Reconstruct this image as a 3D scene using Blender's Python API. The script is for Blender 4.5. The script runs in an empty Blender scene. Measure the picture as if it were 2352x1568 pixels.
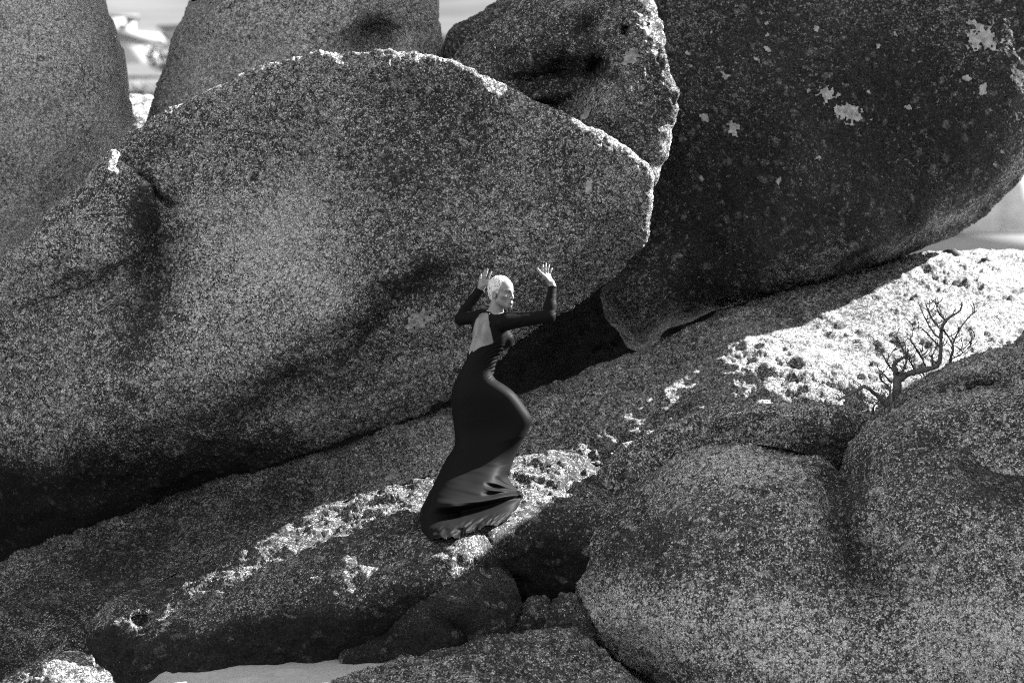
import bpy, math, random
import numpy as np
from mathutils import Vector, Matrix

# ------------------------------------------------------------------ camera, light, exposure
scene = bpy.context.scene
COL = scene.collection
SENS, LENS, CAMY, CAMZ = 36.0, 85.0, -16.5, 2.2
cam_data = bpy.data.cameras.new("camera")
cam_data.sensor_width, cam_data.lens = SENS, LENS
cam_data.clip_start, cam_data.clip_end = 0.1, 9000
cam_data.dof.use_dof = True
cam_data.dof.focus_distance = 16.4
cam_data.dof.aperture_fstop = 1.8
cam = bpy.data.objects.new("camera", cam_data)
cam.location = (0, CAMY, CAMZ)
cam.rotation_euler = (math.radians(90), 0, 0)
COL.objects.link(cam)
scene.camera = cam

SUN = Vector((0.75, 0.31, 0.58)).normalized()          # towards the sun: right of frame, a little behind the rocks
elev = math.asin(SUN.z)
world = bpy.data.worlds.new("World")
scene.world = world
world.use_nodes = True
wn, wl = world.node_tree.nodes, world.node_tree.links
wn.clear()
sky = wn.new("ShaderNodeTexSky")
sky.sky_type = 'NISHITA'
sky.sun_disc = False
sky.sun_elevation = elev
sky.sun_rotation = math.atan2(SUN.x, SUN.y)
sky.dust_density = 0.3
bw = wn.new("ShaderNodeSeparateColor")                  # black-and-white photograph: one (blue-sensitive) channel
bg = wn.new("ShaderNodeBackground")
bg.inputs["Strength"].default_value = 0.05
wo = wn.new("ShaderNodeOutputWorld")
wl.new(sky.outputs[0], bw.inputs[0])
wl.new(bw.outputs["Blue"], bg.inputs["Color"])
wl.new(bg.outputs[0], wo.inputs["Surface"])

sun_data = bpy.data.lights.new("sun", 'SUN')
sun_data.energy = 5.0
sun_data.angle = math.radians(0.5)
sun_data.color = (1, 1, 1)
sun = bpy.data.objects.new("sun", sun_data)
sun.rotation_euler = SUN.to_track_quat('Z', 'Y').to_euler()
sun.location = SUN * 30
COL.objects.link(sun)

scene.view_settings.view_transform = 'Standard'
scene.view_settings.look = 'None'
scene.view_settings.gamma = 1
scene.view_settings.use_curve_mapping = False
scene.view_settings.exposure = 2.85
scene.cycles.use_denoising = False
scene.cycles.pixel_filter_type = 'BLACKMAN_HARRIS'
scene.cycles.filter_width = 1.0
scene.cycles.max_bounces = 4
scene.cycles.diffuse_bounces = 2
scene.cycles.glossy_bounces = 2
scene.cycles.caustics_reflective = False
scene.cycles.caustics_refractive = False

# ------------------------------------------------------------------ helpers
K = SENS / LENS / 2352.0


def W(px, py, y):
    """Point seen at pixel (px, py) of a 2352x1568 frame, standing at world depth y."""
    d = np.asarray(y, dtype=np.float64) - CAMY
    return np.stack([(np.asarray(px) - 1176.0) * K * d, np.asarray(y, dtype=np.float64) + 0 * d,
                     CAMZ - (np.asarray(py) - 784.0) * K * d], -1)


def V(px, py, y):
    return Vector(W(px, py, y))


def to_px(P):
    d = P[..., 1] - CAMY
    return 1176.0 + P[..., 0] / (K * d), 784.0 - (P[..., 2] - CAMZ) / (K * d)


_rng = np.random.RandomState(7)
_G = _rng.normal(size=(256, 3)).astype(np.float32)
_G /= np.linalg.norm(_G, axis=1, keepdims=True)
_R = _rng.rand(1024, 4).astype(np.float32)


def _hash(ix, iy, iz, seed):
    h = (ix * 73856093) ^ (iy * 19349663) ^ (iz * 83492791) ^ (seed * 2654435)
    h = (h ^ (h >> 13)) * 1274126177
    return (h ^ (h >> 16)) & 0x7fffffff


def perlin(P, freq, seed=0):
    q = P * np.asarray(freq)
    i = np.floor(q).astype(np.int64)
    f = (q - i).astype(np.float32)
    u = f * f * f * (f * (f * 6 - 15) + 10)
    out = np.zeros(len(P), np.float32)
    for dx in (0, 1):
        wx = u[:, 0] if dx else 1 - u[:, 0]
        for dy in (0, 1):
            wy = wx * (u[:, 1] if dy else 1 - u[:, 1])
            for dz in (0, 1):
                w = wy * (u[:, 2] if dz else 1 - u[:, 2])
                g = _G[_hash(i[:, 0] + dx, i[:, 1] + dy, i[:, 2] + dz, seed) & 255]
                out += w * (g[:, 0] * (f[:, 0] - dx) + g[:, 1] * (f[:, 1] - dy) + g[:, 2] * (f[:, 2] - dz))
    return out * 1.5


def fbm(P, freq, seed=0, oct=3):
    s, a = 0, 1.0
    for k in range(oct):
        s = s + a * perlin(P, np.asarray(freq) * 2.03 ** k, seed + k * 17)
        a *= 0.5
    return s


def worley(P, freq, seed=0):
    """F1 distance, F2-F1 and a random number of the nearest cell."""
    q = P * np.asarray(freq)
    i = np.floor(q).astype(np.int64)
    f = (q - i).astype(np.float32)
    f1 = np.full(len(P), 9, np.float32)
    f2 = f1.copy()
    rid = np.zeros(len(P), np.float32)
    for dx in (-1, 0, 1):
        for dy in (-1, 0, 1):
            for dz in (-1, 0, 1):
                r = _R[_hash(i[:, 0] + dx, i[:, 1] + dy, i[:, 2] + dz, seed) & 1023]
                d = (dx + r[:, 0] - f[:, 0]) ** 2 + (dy + r[:, 1] - f[:, 1]) ** 2 + (dz + r[:, 2] - f[:, 2]) ** 2
                m = d < f1
                f2 = np.where(m, f1, np.minimum(f2, d))
                rid = np.where(m, r[:, 3], rid)
                f1 = np.where(m, d, f1)
    return np.sqrt(f1), np.sqrt(f2) - np.sqrt(f1), rid


def sstep(a, b, x):
    t = np.clip((x - a) / (b - a), 0, 1)
    return t * t * (3 - 2 * t)


def spline(pts, n=8, closed=True):
    p = np.array(pts, float)
    m = len(p)
    out = []
    for k in range(m if closed else m - 1):
        a, b, c, d = [p[(k + j) % m] if closed else p[min(max(k + j, 0), m - 1)] for j in (-1, 0, 1, 2)]
        for t in np.linspace(0, 1, n, endpoint=False):
            out.append(0.5 * ((2 * b) + (c - a) * t + (2 * a - 5 * b + 4 * c - d) * t ** 2 + (3 * b - a - 3 * c + d) * t ** 3))
    if not closed:
        out.append(p[-1])
    return np.array(out)


def inside(poly, x, y):
    r = np.zeros(x.shape, bool)
    n = len(poly)
    for k in range(n):
        x0, y0 = poly[k]
        x1, y1 = poly[(k + 1) % n]
        if y0 == y1:
            continue
        c = ((y0 > y) != (y1 > y)) & (x < (x1 - x0) * (y - y0) / (y1 - y0) + x0)
        r ^= c
    return r


def poly_dist(poly, x, y, closed=True, foot=False):
    best = np.full(x.shape, 1e9, np.float32)
    fx = np.zeros(x.shape, np.float32) if foot else None
    fy = np.zeros(x.shape, np.float32) if foot else None
    n = len(poly)
    for k in range(n if closed else n - 1):
        ax, ay = poly[k]
        bx, by = poly[(k + 1) % n]
        dx, dy = bx - ax, by - ay
        L = dx * dx + dy * dy + 1e-9
        t = np.clip(((x - ax) * dx + (y - ay) * dy) / L, 0, 1)
        qx, qy = ax + t * dx, ay + t * dy
        d = (x - qx) ** 2 + (y - qy) ** 2
        if foot:
            m = d < best
            fx = np.where(m, qx, fx)
            fy = np.where(m, qy, fy)
        best = np.minimum(best, d)
    return (np.sqrt(best), fx, fy) if foot else np.sqrt(best)


class Tps:
    def __init__(s, pts, lam=1e-3):
        p = np.array(pts, float)
        s.xy, n = p[:, :2] / 400.0, len(p)
        r2 = ((s.xy[:, None] - s.xy[None]) ** 2).sum(-1)
        A = np.zeros((n + 3, n + 3))
        A[:n, :n] = 0.5 * r2 * np.log(r2 + 1e-9) + lam * np.eye(n)
        A[:n, n] = 1
        A[:n, n + 1:] = s.xy
        A[n, :n] = 1
        A[n + 1:, :n] = s.xy.T
        s.w = np.linalg.solve(A, np.r_[p[:, 2], 0, 0, 0])
        s.lo, s.hi = s.xy.min(0) - 0.3, s.xy.max(0) + 0.3

    def __call__(s, x, y):
        x = np.clip(np.asarray(x, float) / 400, s.lo[0], s.hi[0])
        y = np.clip(np.asarray(y, float) / 400, s.lo[1], s.hi[1])
        out = s.w[-3] + s.w[-2] * x + s.w[-1] * y
        for k in range(len(s.xy)):
            r2 = (x - s.xy[k, 0]) ** 2 + (y - s.xy[k, 1]) ** 2
            out = out + s.w[k] * 0.5 * r2 * np.log(r2 + 1e-9)
        return out


def mesh_np(name, verts, faces, mat, parent=None, smooth=True, attrs=None, tris=None):
    """One mesh object from numpy arrays (faces: n x 4 or n x 3, optional extra tris)."""
    me = bpy.data.meshes.new(name)
    verts = np.asarray(verts, np.float32)
    loops, starts, tot = [], [], 0
    for F in (faces, tris):
        if F is not None and len(F):
            F = np.asarray(F, np.int32)
            loops.append(F.ravel())
            starts.append(tot + np.arange(len(F), dtype=np.int32) * F.shape[1])
            tot += F.size
    loops, starts = np.concatenate(loops), np.concatenate(starts)
    me.vertices.add(len(verts))
    me.vertices.foreach_set("co", verts.ravel())
    me.loops.add(len(loops))
    me.loops.foreach_set("vertex_index", loops)
    me.polygons.add(len(starts))
    me.polygons.foreach_set("loop_start", starts)
    for k, a in (attrs or {}).items():
        at = me.attributes.new(k, 'FLOAT', 'POINT')
        at.data.foreach_set("value", np.asarray(a, np.float32).ravel())
    me.update(calc_edges=True)
    me.validate()
    if smooth:
        me.polygons.foreach_set("use_smooth", np.ones(len(me.polygons), bool))
    me.materials.append(mat)
    o = bpy.data.objects.new(name, me)
    COL.objects.link(o)
    if parent:
        o.parent = parent
    return o


def normals_of(P, F):
    n = np.zeros_like(P)
    a, b, c = P[F[:, 0]], P[F[:, 1]], P[F[:, 2]]
    fn = np.cross(b - a, c - a)
    if F.shape[1] == 4:
        fn = fn + np.cross(c - a, P[F[:, 3]] - a)
    for k in range(F.shape[1]):
        for j in range(3):
            n[:, j] += np.bincount(F[:, k], fn[:, j], len(P))
    return n / (np.linalg.norm(n, axis=1, keepdims=True) + 1e-12)


def tag(o, label=None, cat=None, group=None, kind=None):
    if label:
        o["label"] = label
    if cat:
        o["category"] = cat
    if group:
        o["group"] = group
    if kind:
        o["kind"] = kind
    return o


def empty(name, loc):
    o = bpy.data.objects.new(name, None)
    o.location = loc
    o.empty_display_size = 0.1
    COL.objects.link(o)
    return o


# ------------------------------------------------------------------ materials
def new_mat(name):
    m = bpy.data.materials.new(name)
    m.use_nodes = True
    nt = m.node_tree
    b = nt.nodes["Principled BSDF"]
    return m, nt, b


def grey(v):
    return (v, v, v, 1)


def plain(name, v, rough=0.8, spec=0.3, noise=0.0, scale=8, bump=0.0, bscale=60):
    m, nt, b = new_mat(name)
    b.inputs["Base Color"].default_value = grey(v)
    b.inputs["Roughness"].default_value = rough
    b.inputs["Specular IOR Level"].default_value = spec
    tc = nt.nodes.new("ShaderNodeTexCoord")
    if noise:
        n = nt.nodes.new("ShaderNodeTexNoise")
        n.inputs["Scale"].default_value = scale
        n.inputs["Detail"].default_value = 6
        nt.links.new(tc.outputs["Object"], n.inputs["Vector"])
        r = nt.nodes.new("ShaderNodeMapRange")
        r.inputs[1].default_value, r.inputs[2].default_value = 0.3, 0.7
        r.inputs[3].default_value, r.inputs[4].default_value = v * (1 - noise), v * (1 + noise)
        nt.links.new(n.outputs["Fac"], r.inputs[0])
        nt.links.new(r.outputs[0], b.inputs["Base Color"])
    if bump:
        n = nt.nodes.new("ShaderNodeTexNoise")
        n.inputs["Scale"].default_value = bscale
        n.inputs["Detail"].default_value = 5
        nt.links.new(tc.outputs["Object"], n.inputs["Vector"])
        bp = nt.nodes.new("ShaderNodeBump")
        bp.inputs["Strength"].default_value = bump
        bp.inputs["Distance"].default_value = 0.02
        nt.links.new(n.outputs["Fac"], bp.inputs["Height"])
        nt.links.new(bp.outputs[0], b.inputs["Normal"])
    return m


def granite():
    """Coarse granite: pale feldspar crystals in a dark weathered matrix, black algae stains and painted shade from the 'stain' attribute."""
    m, nt, b = new_mat("granite")
    N, L = nt.nodes, nt.links

    def math_(op, a, c=None, clamp=False):
        n = N.new("ShaderNodeMath")
        n.operation = op
        n.use_clamp = clamp
        for k, v in enumerate((a, c)):
            if v is None:
                continue
            if isinstance(v, (int, float)):
                n.inputs[k].default_value = v
            else:
                L.new(v, n.inputs[k])
        return n.outputs[0]

    def attr(nm):
        a = N.new("ShaderNodeAttribute")
        a.attribute_name = nm
        return a.outputs["Fac"]

    def rng(x, a, c, d, e):
        n = N.new("ShaderNodeMapRange")
        L.new(x, n.inputs[0])
        for k, v in zip((1, 2, 3, 4), (a, c, d, e)):
            n.inputs[k].default_value = v
        return n.outputs[0]

    tc = N.new("ShaderNodeTexCoord").outputs["Object"]

    def noise(scale, detail=4, rough=0.6):
        n = N.new("ShaderNodeTexNoise")
        n.inputs["Scale"].default_value = scale
        n.inputs["Detail"].default_value = detail
        n.inputs["Roughness"].default_value = rough
        L.new(tc, n.inputs["Vector"])
        return n.outputs["Fac"]

    def vor(scale, warp_scale, warp_amt):
        """Cells of a crystal mosaic: two random numbers per cell and the distance to the cell's edge."""
        w = N.new("ShaderNodeTexNoise")
        w.inputs["Scale"].default_value = warp_scale
        w.inputs["Detail"].default_value = 3
        w.inputs["Roughness"].default_value = 0.65
        L.new(tc, w.inputs["Vector"])
        wv = N.new("ShaderNodeVectorMath")
        wv.operation = 'MULTIPLY_ADD'
        L.new(w.outputs["Color"], wv.inputs[0])
        wv.inputs[1].default_value = (warp_amt,) * 3
        L.new(tc, wv.inputs[2])
        a, e = N.new("ShaderNodeTexVoronoi"), N.new("ShaderNodeTexVoronoi")
        e.feature = 'DISTANCE_TO_EDGE'
        for v in (a, e):
            v.inputs["Scale"].default_value = scale
            L.new(wv.outputs[0], v.inputs["Vector"])
        sp = N.new("ShaderNodeSeparateColor")
        L.new(a.outputs["Color"], sp.inputs[0])
        return sp.outputs[0], sp.outputs[1], e.outputs["Distance"]

    m1, m2, me_ = vor(36, 48, 0.04)
    s1, s2, se_ = vor(98, 120, 0.014)
    fine = noise(210, 2, 0.7)
    patch = noise(1.5, 5, 0.6)
    mid = noise(13, 4, 0.65)
    cr, st, tone, dens = attr("cr"), attr("stain_shade"), attr("tone"), attr("dens")
    inv = math_('SUBTRACT', 1, dens)
    pick = math_('ADD', math_('MULTIPLY', m1, 0.42), math_('ADD', math_('MULTIPLY', s2, 0.58), math_('MULTIPLY', math_('SUBTRACT', mid, 0.5), 0.14)))
    pale = math_('MAXIMUM', rng(math_('SUBTRACT', pick, inv), -0.03, 0.06, 0, 1), cr)
    bright = math_('MULTIPLY', rng(m2, 0, 1, 0.30, 0.70), rng(s1, 0, 1, 0.62, 1.25))
    dark_m = math_('MULTIPLY', rng(s1, 0, 1, 0.02, 0.13), rng(patch, 0.3, 0.7, 0.7, 1.3))
    mix = N.new("ShaderNodeMix")
    mix.data_type = 'FLOAT'
    L.new(pale, mix.inputs[0])
    L.new(dark_m, mix.inputs[2])
    L.new(bright, mix.inputs[3])
    edge = math_('MULTIPLY', rng(se_, 0.0, 0.13, 0.35, 1), rng(me_, 0.0, 0.09, 0.22, 1))
    fleck = rng(noise(70, 3, 0.6), 0.36, 0.44, 0.25, 1)             # dark mica flecks
    alb = math_('MULTIPLY', math_('MULTIPLY', math_('MULTIPLY', mix.outputs[0], edge), fleck), tone)
    alb = math_('MINIMUM', alb, 0.72)
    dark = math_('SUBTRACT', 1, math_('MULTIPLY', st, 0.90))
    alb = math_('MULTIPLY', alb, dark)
    comb = N.new("ShaderNodeCombineColor")
    for k in range(3):
        L.new(alb, comb.inputs[k])
    L.new(comb.outputs[0], b.inputs["Base Color"])
    b.inputs["Roughness"].default_value = 0.85
    b.inputs["Specular IOR Level"].default_value = 0.25
    h = math_('ADD', math_('ADD', math_('MULTIPLY', fine, 0.35), math_('MULTIPLY', s1, 0.30)), math_('ADD', math_('MULTIPLY', edge, 0.45), math_('ADD', math_('MULTIPLY', noise(40, 4, 0.7), 0.9), math_('MULTIPLY', m2, 0.30))))
    bp = N.new("ShaderNodeBump")
    bp.inputs["Strength"].default_value = 1.0
    bp.inputs["Distance"].default_value = 0.02
    L.new(h, bp.inputs["Height"])
    L.new(bp.outputs[0], b.inputs["Normal"])
    return m


GRANITE = granite()
LICHEN = plain("lichen", 0.27, 0.95, 0.1, 0.45, 22, 0.8, 70)
SKIN_V = 0.16


# ------------------------------------------------------------------ boulders
def axis_lines(a, b, lo, hi, step, far):
    mid = np.arange(max(a, lo), min(b, hi) + step, step)
    left = np.arange(a, mid[0] - far * 0.5, far) if a < lo else []
    right = np.arange(mid[-1] + far, b + far, far) if b > hi else []
    return np.r_[left, mid, right]


BOULDERS = {}


def boulder(key, label, outline, face, R1=80, T1=0.4, power=2.0, tb=1.2, R2=250, step=3.2, seed=1, lumps=(0.05, 1.3), rough=0.014,
            crys=0.011, cfreq=31, bumps=(), creases=(), stain_shade=(), pale=(), tone=1.0, cden=0.5, cstr=0.0, stretch=None, big=None, group="granite boulders of the beach outcrop",
            name="granite_boulder", round_bumps=True):
    poly = spline(outline, 8)
    x0, y0 = poly.min(0) - step
    x1, y1 = poly.max(0) + step
    gx = axis_lines(x0, x1, -40, 2392, step, 26)
    gy = axis_lines(y0, y1, -40, 1608, step, 26)
    X, Y = np.meshgrid(gx, gy)
    ins = inside(poly, X, Y)
    keep = ins[:-1, :-1] | ins[1:, :-1] | ins[:-1, 1:] | ins[1:, 1:]
    used = np.zeros(X.shape, bool)
    used[:-1, :-1] |= keep
    used[1:, :-1] |= keep
    used[:-1, 1:] |= keep
    used[1:, 1:] |= keep
    out = used & ~ins
    d, fx, fy = poly_dist(poly, X[out], Y[out], foot=True)
    X, Y = X.copy(), Y.copy()
    X[out], Y[out] = fx, fy
    idx = np.full(X.shape, -1, np.int64)
    idx[used] = np.arange(used.sum())
    x, y = X[used], Y[used]
    e = poly_dist(poly, x, y)
    e[~ins[used]] = 0
    if key == 'G':                                      # its right end stands further back over the slab
        face = [(a, b, c + 0.12 * min(max((a - 1850) / 200, 0), 1)) for a, b, c in face]
    tps = Tps(face)
    f = tps(x, y)
    t = np.clip(e / R1, 0, 1)
    prof = (1 - (1 - t) ** power) ** (1 / power)
    depth = f + T1 * (1 - prof)
    w_in = sstep(0, 25, e)
    for (bx, by, rx, ry, rot, amt) in bumps:            # hollows (+) and knobs (-)
        c, s = math.cos(math.radians(rot)), math.sin(math.radians(rot))
        u, v = ((x - bx) * c + (y - by) * s) / rx, (-(x - bx) * s + (y - by) * c) / ry
        depth = depth + amt * np.exp(-(u * u + v * v) ** 1.4) * w_in
    for (pts, wid, amt, side) in creases:               # cracks; side > 0 also steps back what lies below
        pl = spline(pts, 6, closed=False)
        dd = poly_dist(pl, x + 9 * np.sin(y * 0.05) + 5 * np.sin(x * 0.09), y + 7 * np.sin(x * 0.06), closed=False)
        depth = depth + amt * np.exp(-(dd / wid) ** 1.5) * w_in
    P = W(x, y, depth).astype(np.float64)
    a = idx[:-1, :-1][keep]
    b_ = idx[:-1, 1:][keep]
    c_ = idx[1:, 1:][keep]
    d_ = idx[1:, :-1][keep]
    F = np.stack([a, d_, c_, b_], 1)
    nrm = normals_of(P, F)
    Pf = P.astype(np.float32)
    Q = Pf + np.float32(seed * 13.7)
    disp = lumps[0] * fbm(Q, lumps[1], seed, 3) + lumps[0] * 0.35 * fbm(Q, lumps[1] * 4.1, seed + 5, 2)
    mod = 0.55 + 0.9 * sstep(-0.5, 0.6, fbm(Q, 1.1, seed + 9, 2))
    disp += 0.95 * rough * mod * fbm(Q, 9.0, seed + 11, 3)
    qs = Q if stretch is None else (Q @ np.array(stretch, np.float32))
    f1, fd, rid = worley(qs + (0.028 * np.stack([perlin(Q, 22, 3), perlin(Q, 22, 4), perlin(Q, 22, 5)], 1)).astype(np.float32), cfreq, seed)
    cellh = sstep(0.0, 0.32, fd) * (0.2 + 1.0 * rid) * (1 - 0.35 * f1)
    disp += 0.75 * crys * mod * (cellh - 0.35)
    h1, hd, hrid = worley(qs + (0.04 * np.stack([perlin(Q, 12, 33), perlin(Q, 12, 34), perlin(Q, 12, 35)], 1)).astype(np.float32), 15, seed + 4)
    large = sstep(0.80, 0.86, hrid) * sstep(0.55, 0.40, h1) * sstep(0.03, 0.15, hd)
    disp += 0.008 * large * mod
    if big:
        b1, bd, brid = worley(qs + (0.05 * np.stack([perlin(Q, 7, 13), perlin(Q, 7, 14), perlin(Q, 7, 15)], 1)).astype(np.float32), big[1], seed + 2)
        disp += big[0] * (np.clip(1 - b1 * 1.3, 0, 1) * (0.1 + 1.0 * brid ** 1.5) - 0.25)
    disp += 0.004 * mod * fbm(Q, 45, seed + 21, 2)
    P = P + nrm * disp[:, None]
    # dark algae and run-off streaks, on some boulders also painted shade, with ragged edges
    st = np.zeros(len(P), np.float32)
    if stain_shade:
        wx = x + 38 * fbm(Q, 2.6, seed + 31, 3)
        wy = y + 38 * fbm(Q, 2.6, seed + 41, 3)
        for s_ in stain_shade:
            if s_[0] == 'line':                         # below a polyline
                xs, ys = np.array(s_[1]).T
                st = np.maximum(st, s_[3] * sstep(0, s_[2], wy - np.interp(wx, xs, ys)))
            else:
                bx, by, rx, ry, rot, amt = s_
                c, s2 = math.cos(math.radians(rot)), math.sin(math.radians(rot))
                u, v = ((wx - bx) * c + (wy - by) * s2) / rx, (-(wx - bx) * s2 + (wy - by) * c) / ry
                st = np.maximum(st, amt * np.exp(-(u * u + v * v) ** 1.3))
    st = np.clip(st + 0.12 * fbm(Q, 1.5, seed + 51, 3), 0, 1)
    pl = np.zeros(len(P), np.float32)                   # cleaner, paler stone; on D and G painted sky and bounce light
    for (bx, by, rx, ry, rot, amt) in pale:
        wx = x + 30 * fbm(Q, 2.6, seed + 81, 3)
        wy = y + 30 * fbm(Q, 2.6, seed + 91, 3)
        c, s2 = math.cos(math.radians(rot)), math.sin(math.radians(rot))
        u, v = ((wx - bx) * c + (wy - by) * s2) / rx, (-(wx - bx) * s2 + (wy - by) * c) / ry
        pl = np.maximum(pl, amt * np.exp(-(u * u + v * v) ** 1.5))
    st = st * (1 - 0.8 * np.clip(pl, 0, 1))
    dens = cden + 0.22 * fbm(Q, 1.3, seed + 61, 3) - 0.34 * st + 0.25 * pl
    grain = 0.9 + 0.9 * perlin(Q, 48, seed + 71)
    cr = np.clip(large * (0.6 + 0.4 * hrid) * grain * (0.9 + cstr), 0, 1)
    # back half of the boulder, a coarser shell
    bs = 22
    bx_, by_ = np.arange(x0, x1 + bs, bs), np.arange(y0, y1 + bs, bs)
    BX, BY = np.meshgrid(bx_, by_)
    inset = 9.0
    bin_ = inside(poly, BX, BY)
    bdist, fx, fy = poly_dist(poly, BX, BY, foot=True)
    bi = bin_ & (bdist > inset)
    bk = bi[:-1, :-1] | bi[1:, :-1] | bi[:-1, 1:] | bi[1:, 1:]
    bu = np.zeros(BX.shape, bool)
    bu[:-1, :-1] |= bk
    bu[1:, :-1] |= bk
    bu[:-1, 1:] |= bk
    bu[1:, 1:] |= bk
    bo = bu & ~bi
    sg = np.where(bin_[bo], inset, -inset) / (bdist[bo] + 1e-6)
    BX, BY = BX.copy(), BY.copy()
    BX[bo], BY[bo] = fx[bo] + (BX[bo] - fx[bo]) * sg, fy[bo] + (BY[bo] - fy[bo]) * sg
    bxv, byv = BX[bu], BY[bu]
    be = poly_dist(poly, bxv, byv)
    be[~bi[bu]] = 0
    ysil = tps(bxv, byv) + T1
    bt = np.clip(be / R2, 0, 1)
    PB = W(bxv, byv, ysil)
    PB[:, 1] += tb * np.sqrt(np.clip(1 - (1 - bt) ** 2, 0, 1)) + 0.004
    bidx = np.full(BX.shape, -1, np.int64)
    bidx[bu] = np.arange(bu.sum()) + len(P)
    BF = np.stack([bidx[:-1, :-1][bk], bidx[:-1, 1:][bk], bidx[1:, 1:][bk], bidx[1:, :-1][bk]], 1)
    nb = len(PB)
    attrs = dict(cr=np.r_[cr, np.zeros(nb)], dens=np.r_[np.clip(dens, 0, 1), np.full(nb, cden)], stain_shade=np.r_[st, np.zeros(nb)], tone=np.r_[tone * (1 + 0.9 * pl), np.full(nb, tone)])
    o = mesh_np(name, np.r_[P, PB], np.r_[F, BF], GRANITE, attrs=attrs)
    tag(o, label, "boulder", group)
    G3 = np.full(X.shape + (3,), np.nan)
    G3[used] = P
    N3 = np.full(X.shape + (3,), np.nan)
    N3[used] = nrm
    BOULDERS[key] = (o, gx, gy, G3, N3)
    return o


def surf(key, x, y):
    """Point and normal of a boulder's front surface at pixel (x, y)."""
    o, gx, gy, G3, N3 = BOULDERS[key]
    ix = np.clip(np.searchsorted(gx, x) - 1, 0, len(gx) - 2)
    iy = np.clip(np.searchsorted(gy, y) - 1, 0, len(gy) - 2)
    tx = (x - gx[ix]) / (gx[ix + 1] - gx[ix])
    ty = (y - gy[iy]) / (gy[iy + 1] - gy[iy])
    tx, ty = tx[..., None], ty[..., None]

    def lerp(A):
        return (A[iy, ix] * (1 - tx) + A[iy, ix + 1] * tx) * (1 - ty) + (A[iy + 1, ix] * (1 - tx) + A[iy + 1, ix + 1] * tx) * ty
    return lerp(G3), lerp(N3)


def lichen(key, cx, cy, rx, ry, seed, rot=0, solid=0.35):
    """A crusty lichen patch lying on the boulder, with a lacy edge: a part of the boulder."""
    st = 2.2
    n = int(max(rx, ry) * 1.5 / st) + 1
    g = np.arange(-n, n + 1) * st
    U, Vv = np.meshgrid(g, g)
    x, y = cx + U, cy + Vv
    Q = np.stack([x * 0.03, y * 0.03, np.full(x.shape, seed * 3.1)], -1).reshape(-1, 3).astype(np.float32)
    nz = (fbm(Q, 1.0, seed, 2) * 0.45 + fbm(Q, 3.2, seed + 3, 3) * 0.62).reshape(x.shape)
    c, s = math.cos(math.radians(rot)), math.sin(math.radians(rot))
    r = np.sqrt(((U * c + Vv * s) / rx) ** 2 + ((-U * s + Vv * c) / ry) ** 2)
    ok = (1.0 - r + nz) > (0.5 - solid)
    P, Nn = surf(key, x, y)
    ok &= np.isfinite(P).all(-1) & np.isfinite(Nn).all(-1)
    keep = ok[:-1, :-1] & ok[1:, :-1] & ok[:-1, 1:] & ok[1:, 1:]
    if keep.sum() < 6:
        return None
    P = P + Nn * (0.007 + 0.004 * nz[..., None])
    ii = np.arange(x.size).reshape(x.shape)
    F = np.stack([ii[:-1, :-1][keep], ii[1:, :-1][keep], ii[1:, 1:][keep], ii[:-1, 1:][keep]], 1)
    us, inv = np.unique(F.ravel(), return_inverse=True)
    o = mesh_np("lichen_patch", P.reshape(-1, 3)[us], inv.reshape(-1, 4), LICHEN, BOULDERS[key][0])
    return o


# ---- the far boulders
boulder("A", "tall smooth upright boulder cut by the photo's edge beside the bright gap",
        [(-250, -260), (120, -270), (212, -70), (235, 0), (262, 60), (278, 130), (288, 200), (291, 250), (287, 300), (280, 335), (262, 390), (200, 480), (100, 590), (0, 660), (-250, 700)],
        [(-200, 200, 3.0), (100, 200, 2.9), (240, 200, 3.15), (100, 520, 3.3), (100, -100, 3.2), (-200, 600, 3.2)], R1=150, T1=0.9, tb=2.0, seed=1, lumps=(0.06, 0.8),
        rough=0.008, crys=0.006, tone=1.6, cden=0.86, step=3.6)
boulder("B", "tall upright boulder with a shaded scooped hollow, behind the whale-shaped boulder",
        [(330, -520), (445, -60), (428, 0), (405, 70), (388, 120), (375, 170), (363, 210), (350, 262), (345, 320), (500, 420), (900, 380), (1050, 260), (1032, 150), (1022, 110), (1012, 55), (1003, 0), (985, -520)],
        [(450, 150, 3.6), (650, 100, 3.3), (850, 200, 3.4), (960, 100, 3.6), (650, -150, 3.5), (700, 300, 3.4)], R1=130, T1=0.8, tb=2.2, seed=2, lumps=(0.06, 0.9),
        rough=0.010, crys=0.007, tone=1.5, cden=0.76, step=3.6, bumps=[(855, 95, 68, 52, -25, 0.42), (800, 60, 30, 14, -35, -0.08)])
boulder("C", "small sunlit far boulder low in the gap between the two tall boulders",
        [(240, 340), (265, 262), (285, 226), (320, 219), (350, 222), (385, 258), (405, 340), (320, 400)],
        [(320, 230, 6.6), (320, 300, 6.0), (300, 360, 5.9), (360, 330, 6.0)], R1=60, T1=0.8, tb=1.0, seed=3, lumps=(0.05, 1.5), tone=1.3, cden=0.6)
boulder("F2", "dark rounded boulder back under the gap, behind the hollowed boulder, its unseen top raised for shade",
        [(1012, 190), (1016, 110), (1022, 75), (1050, 50), (1100, 25), (1150, -6), (1230, -60), (1300, -200), (1370, -470), (1560, -480), (1620, 100), (1300, 240), (1060, 260)],  # unseen top raised to shade the scooped boulder
        [(1050, 120, 3.4), (1150, 60, 3.2), (1250, 50, 3.3), (1100, 200, 3.6), (1450, -300, 3.5)], R1=90, T1=0.7, tb=1.5, seed=4, tone=0.85, cden=0.4)
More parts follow.
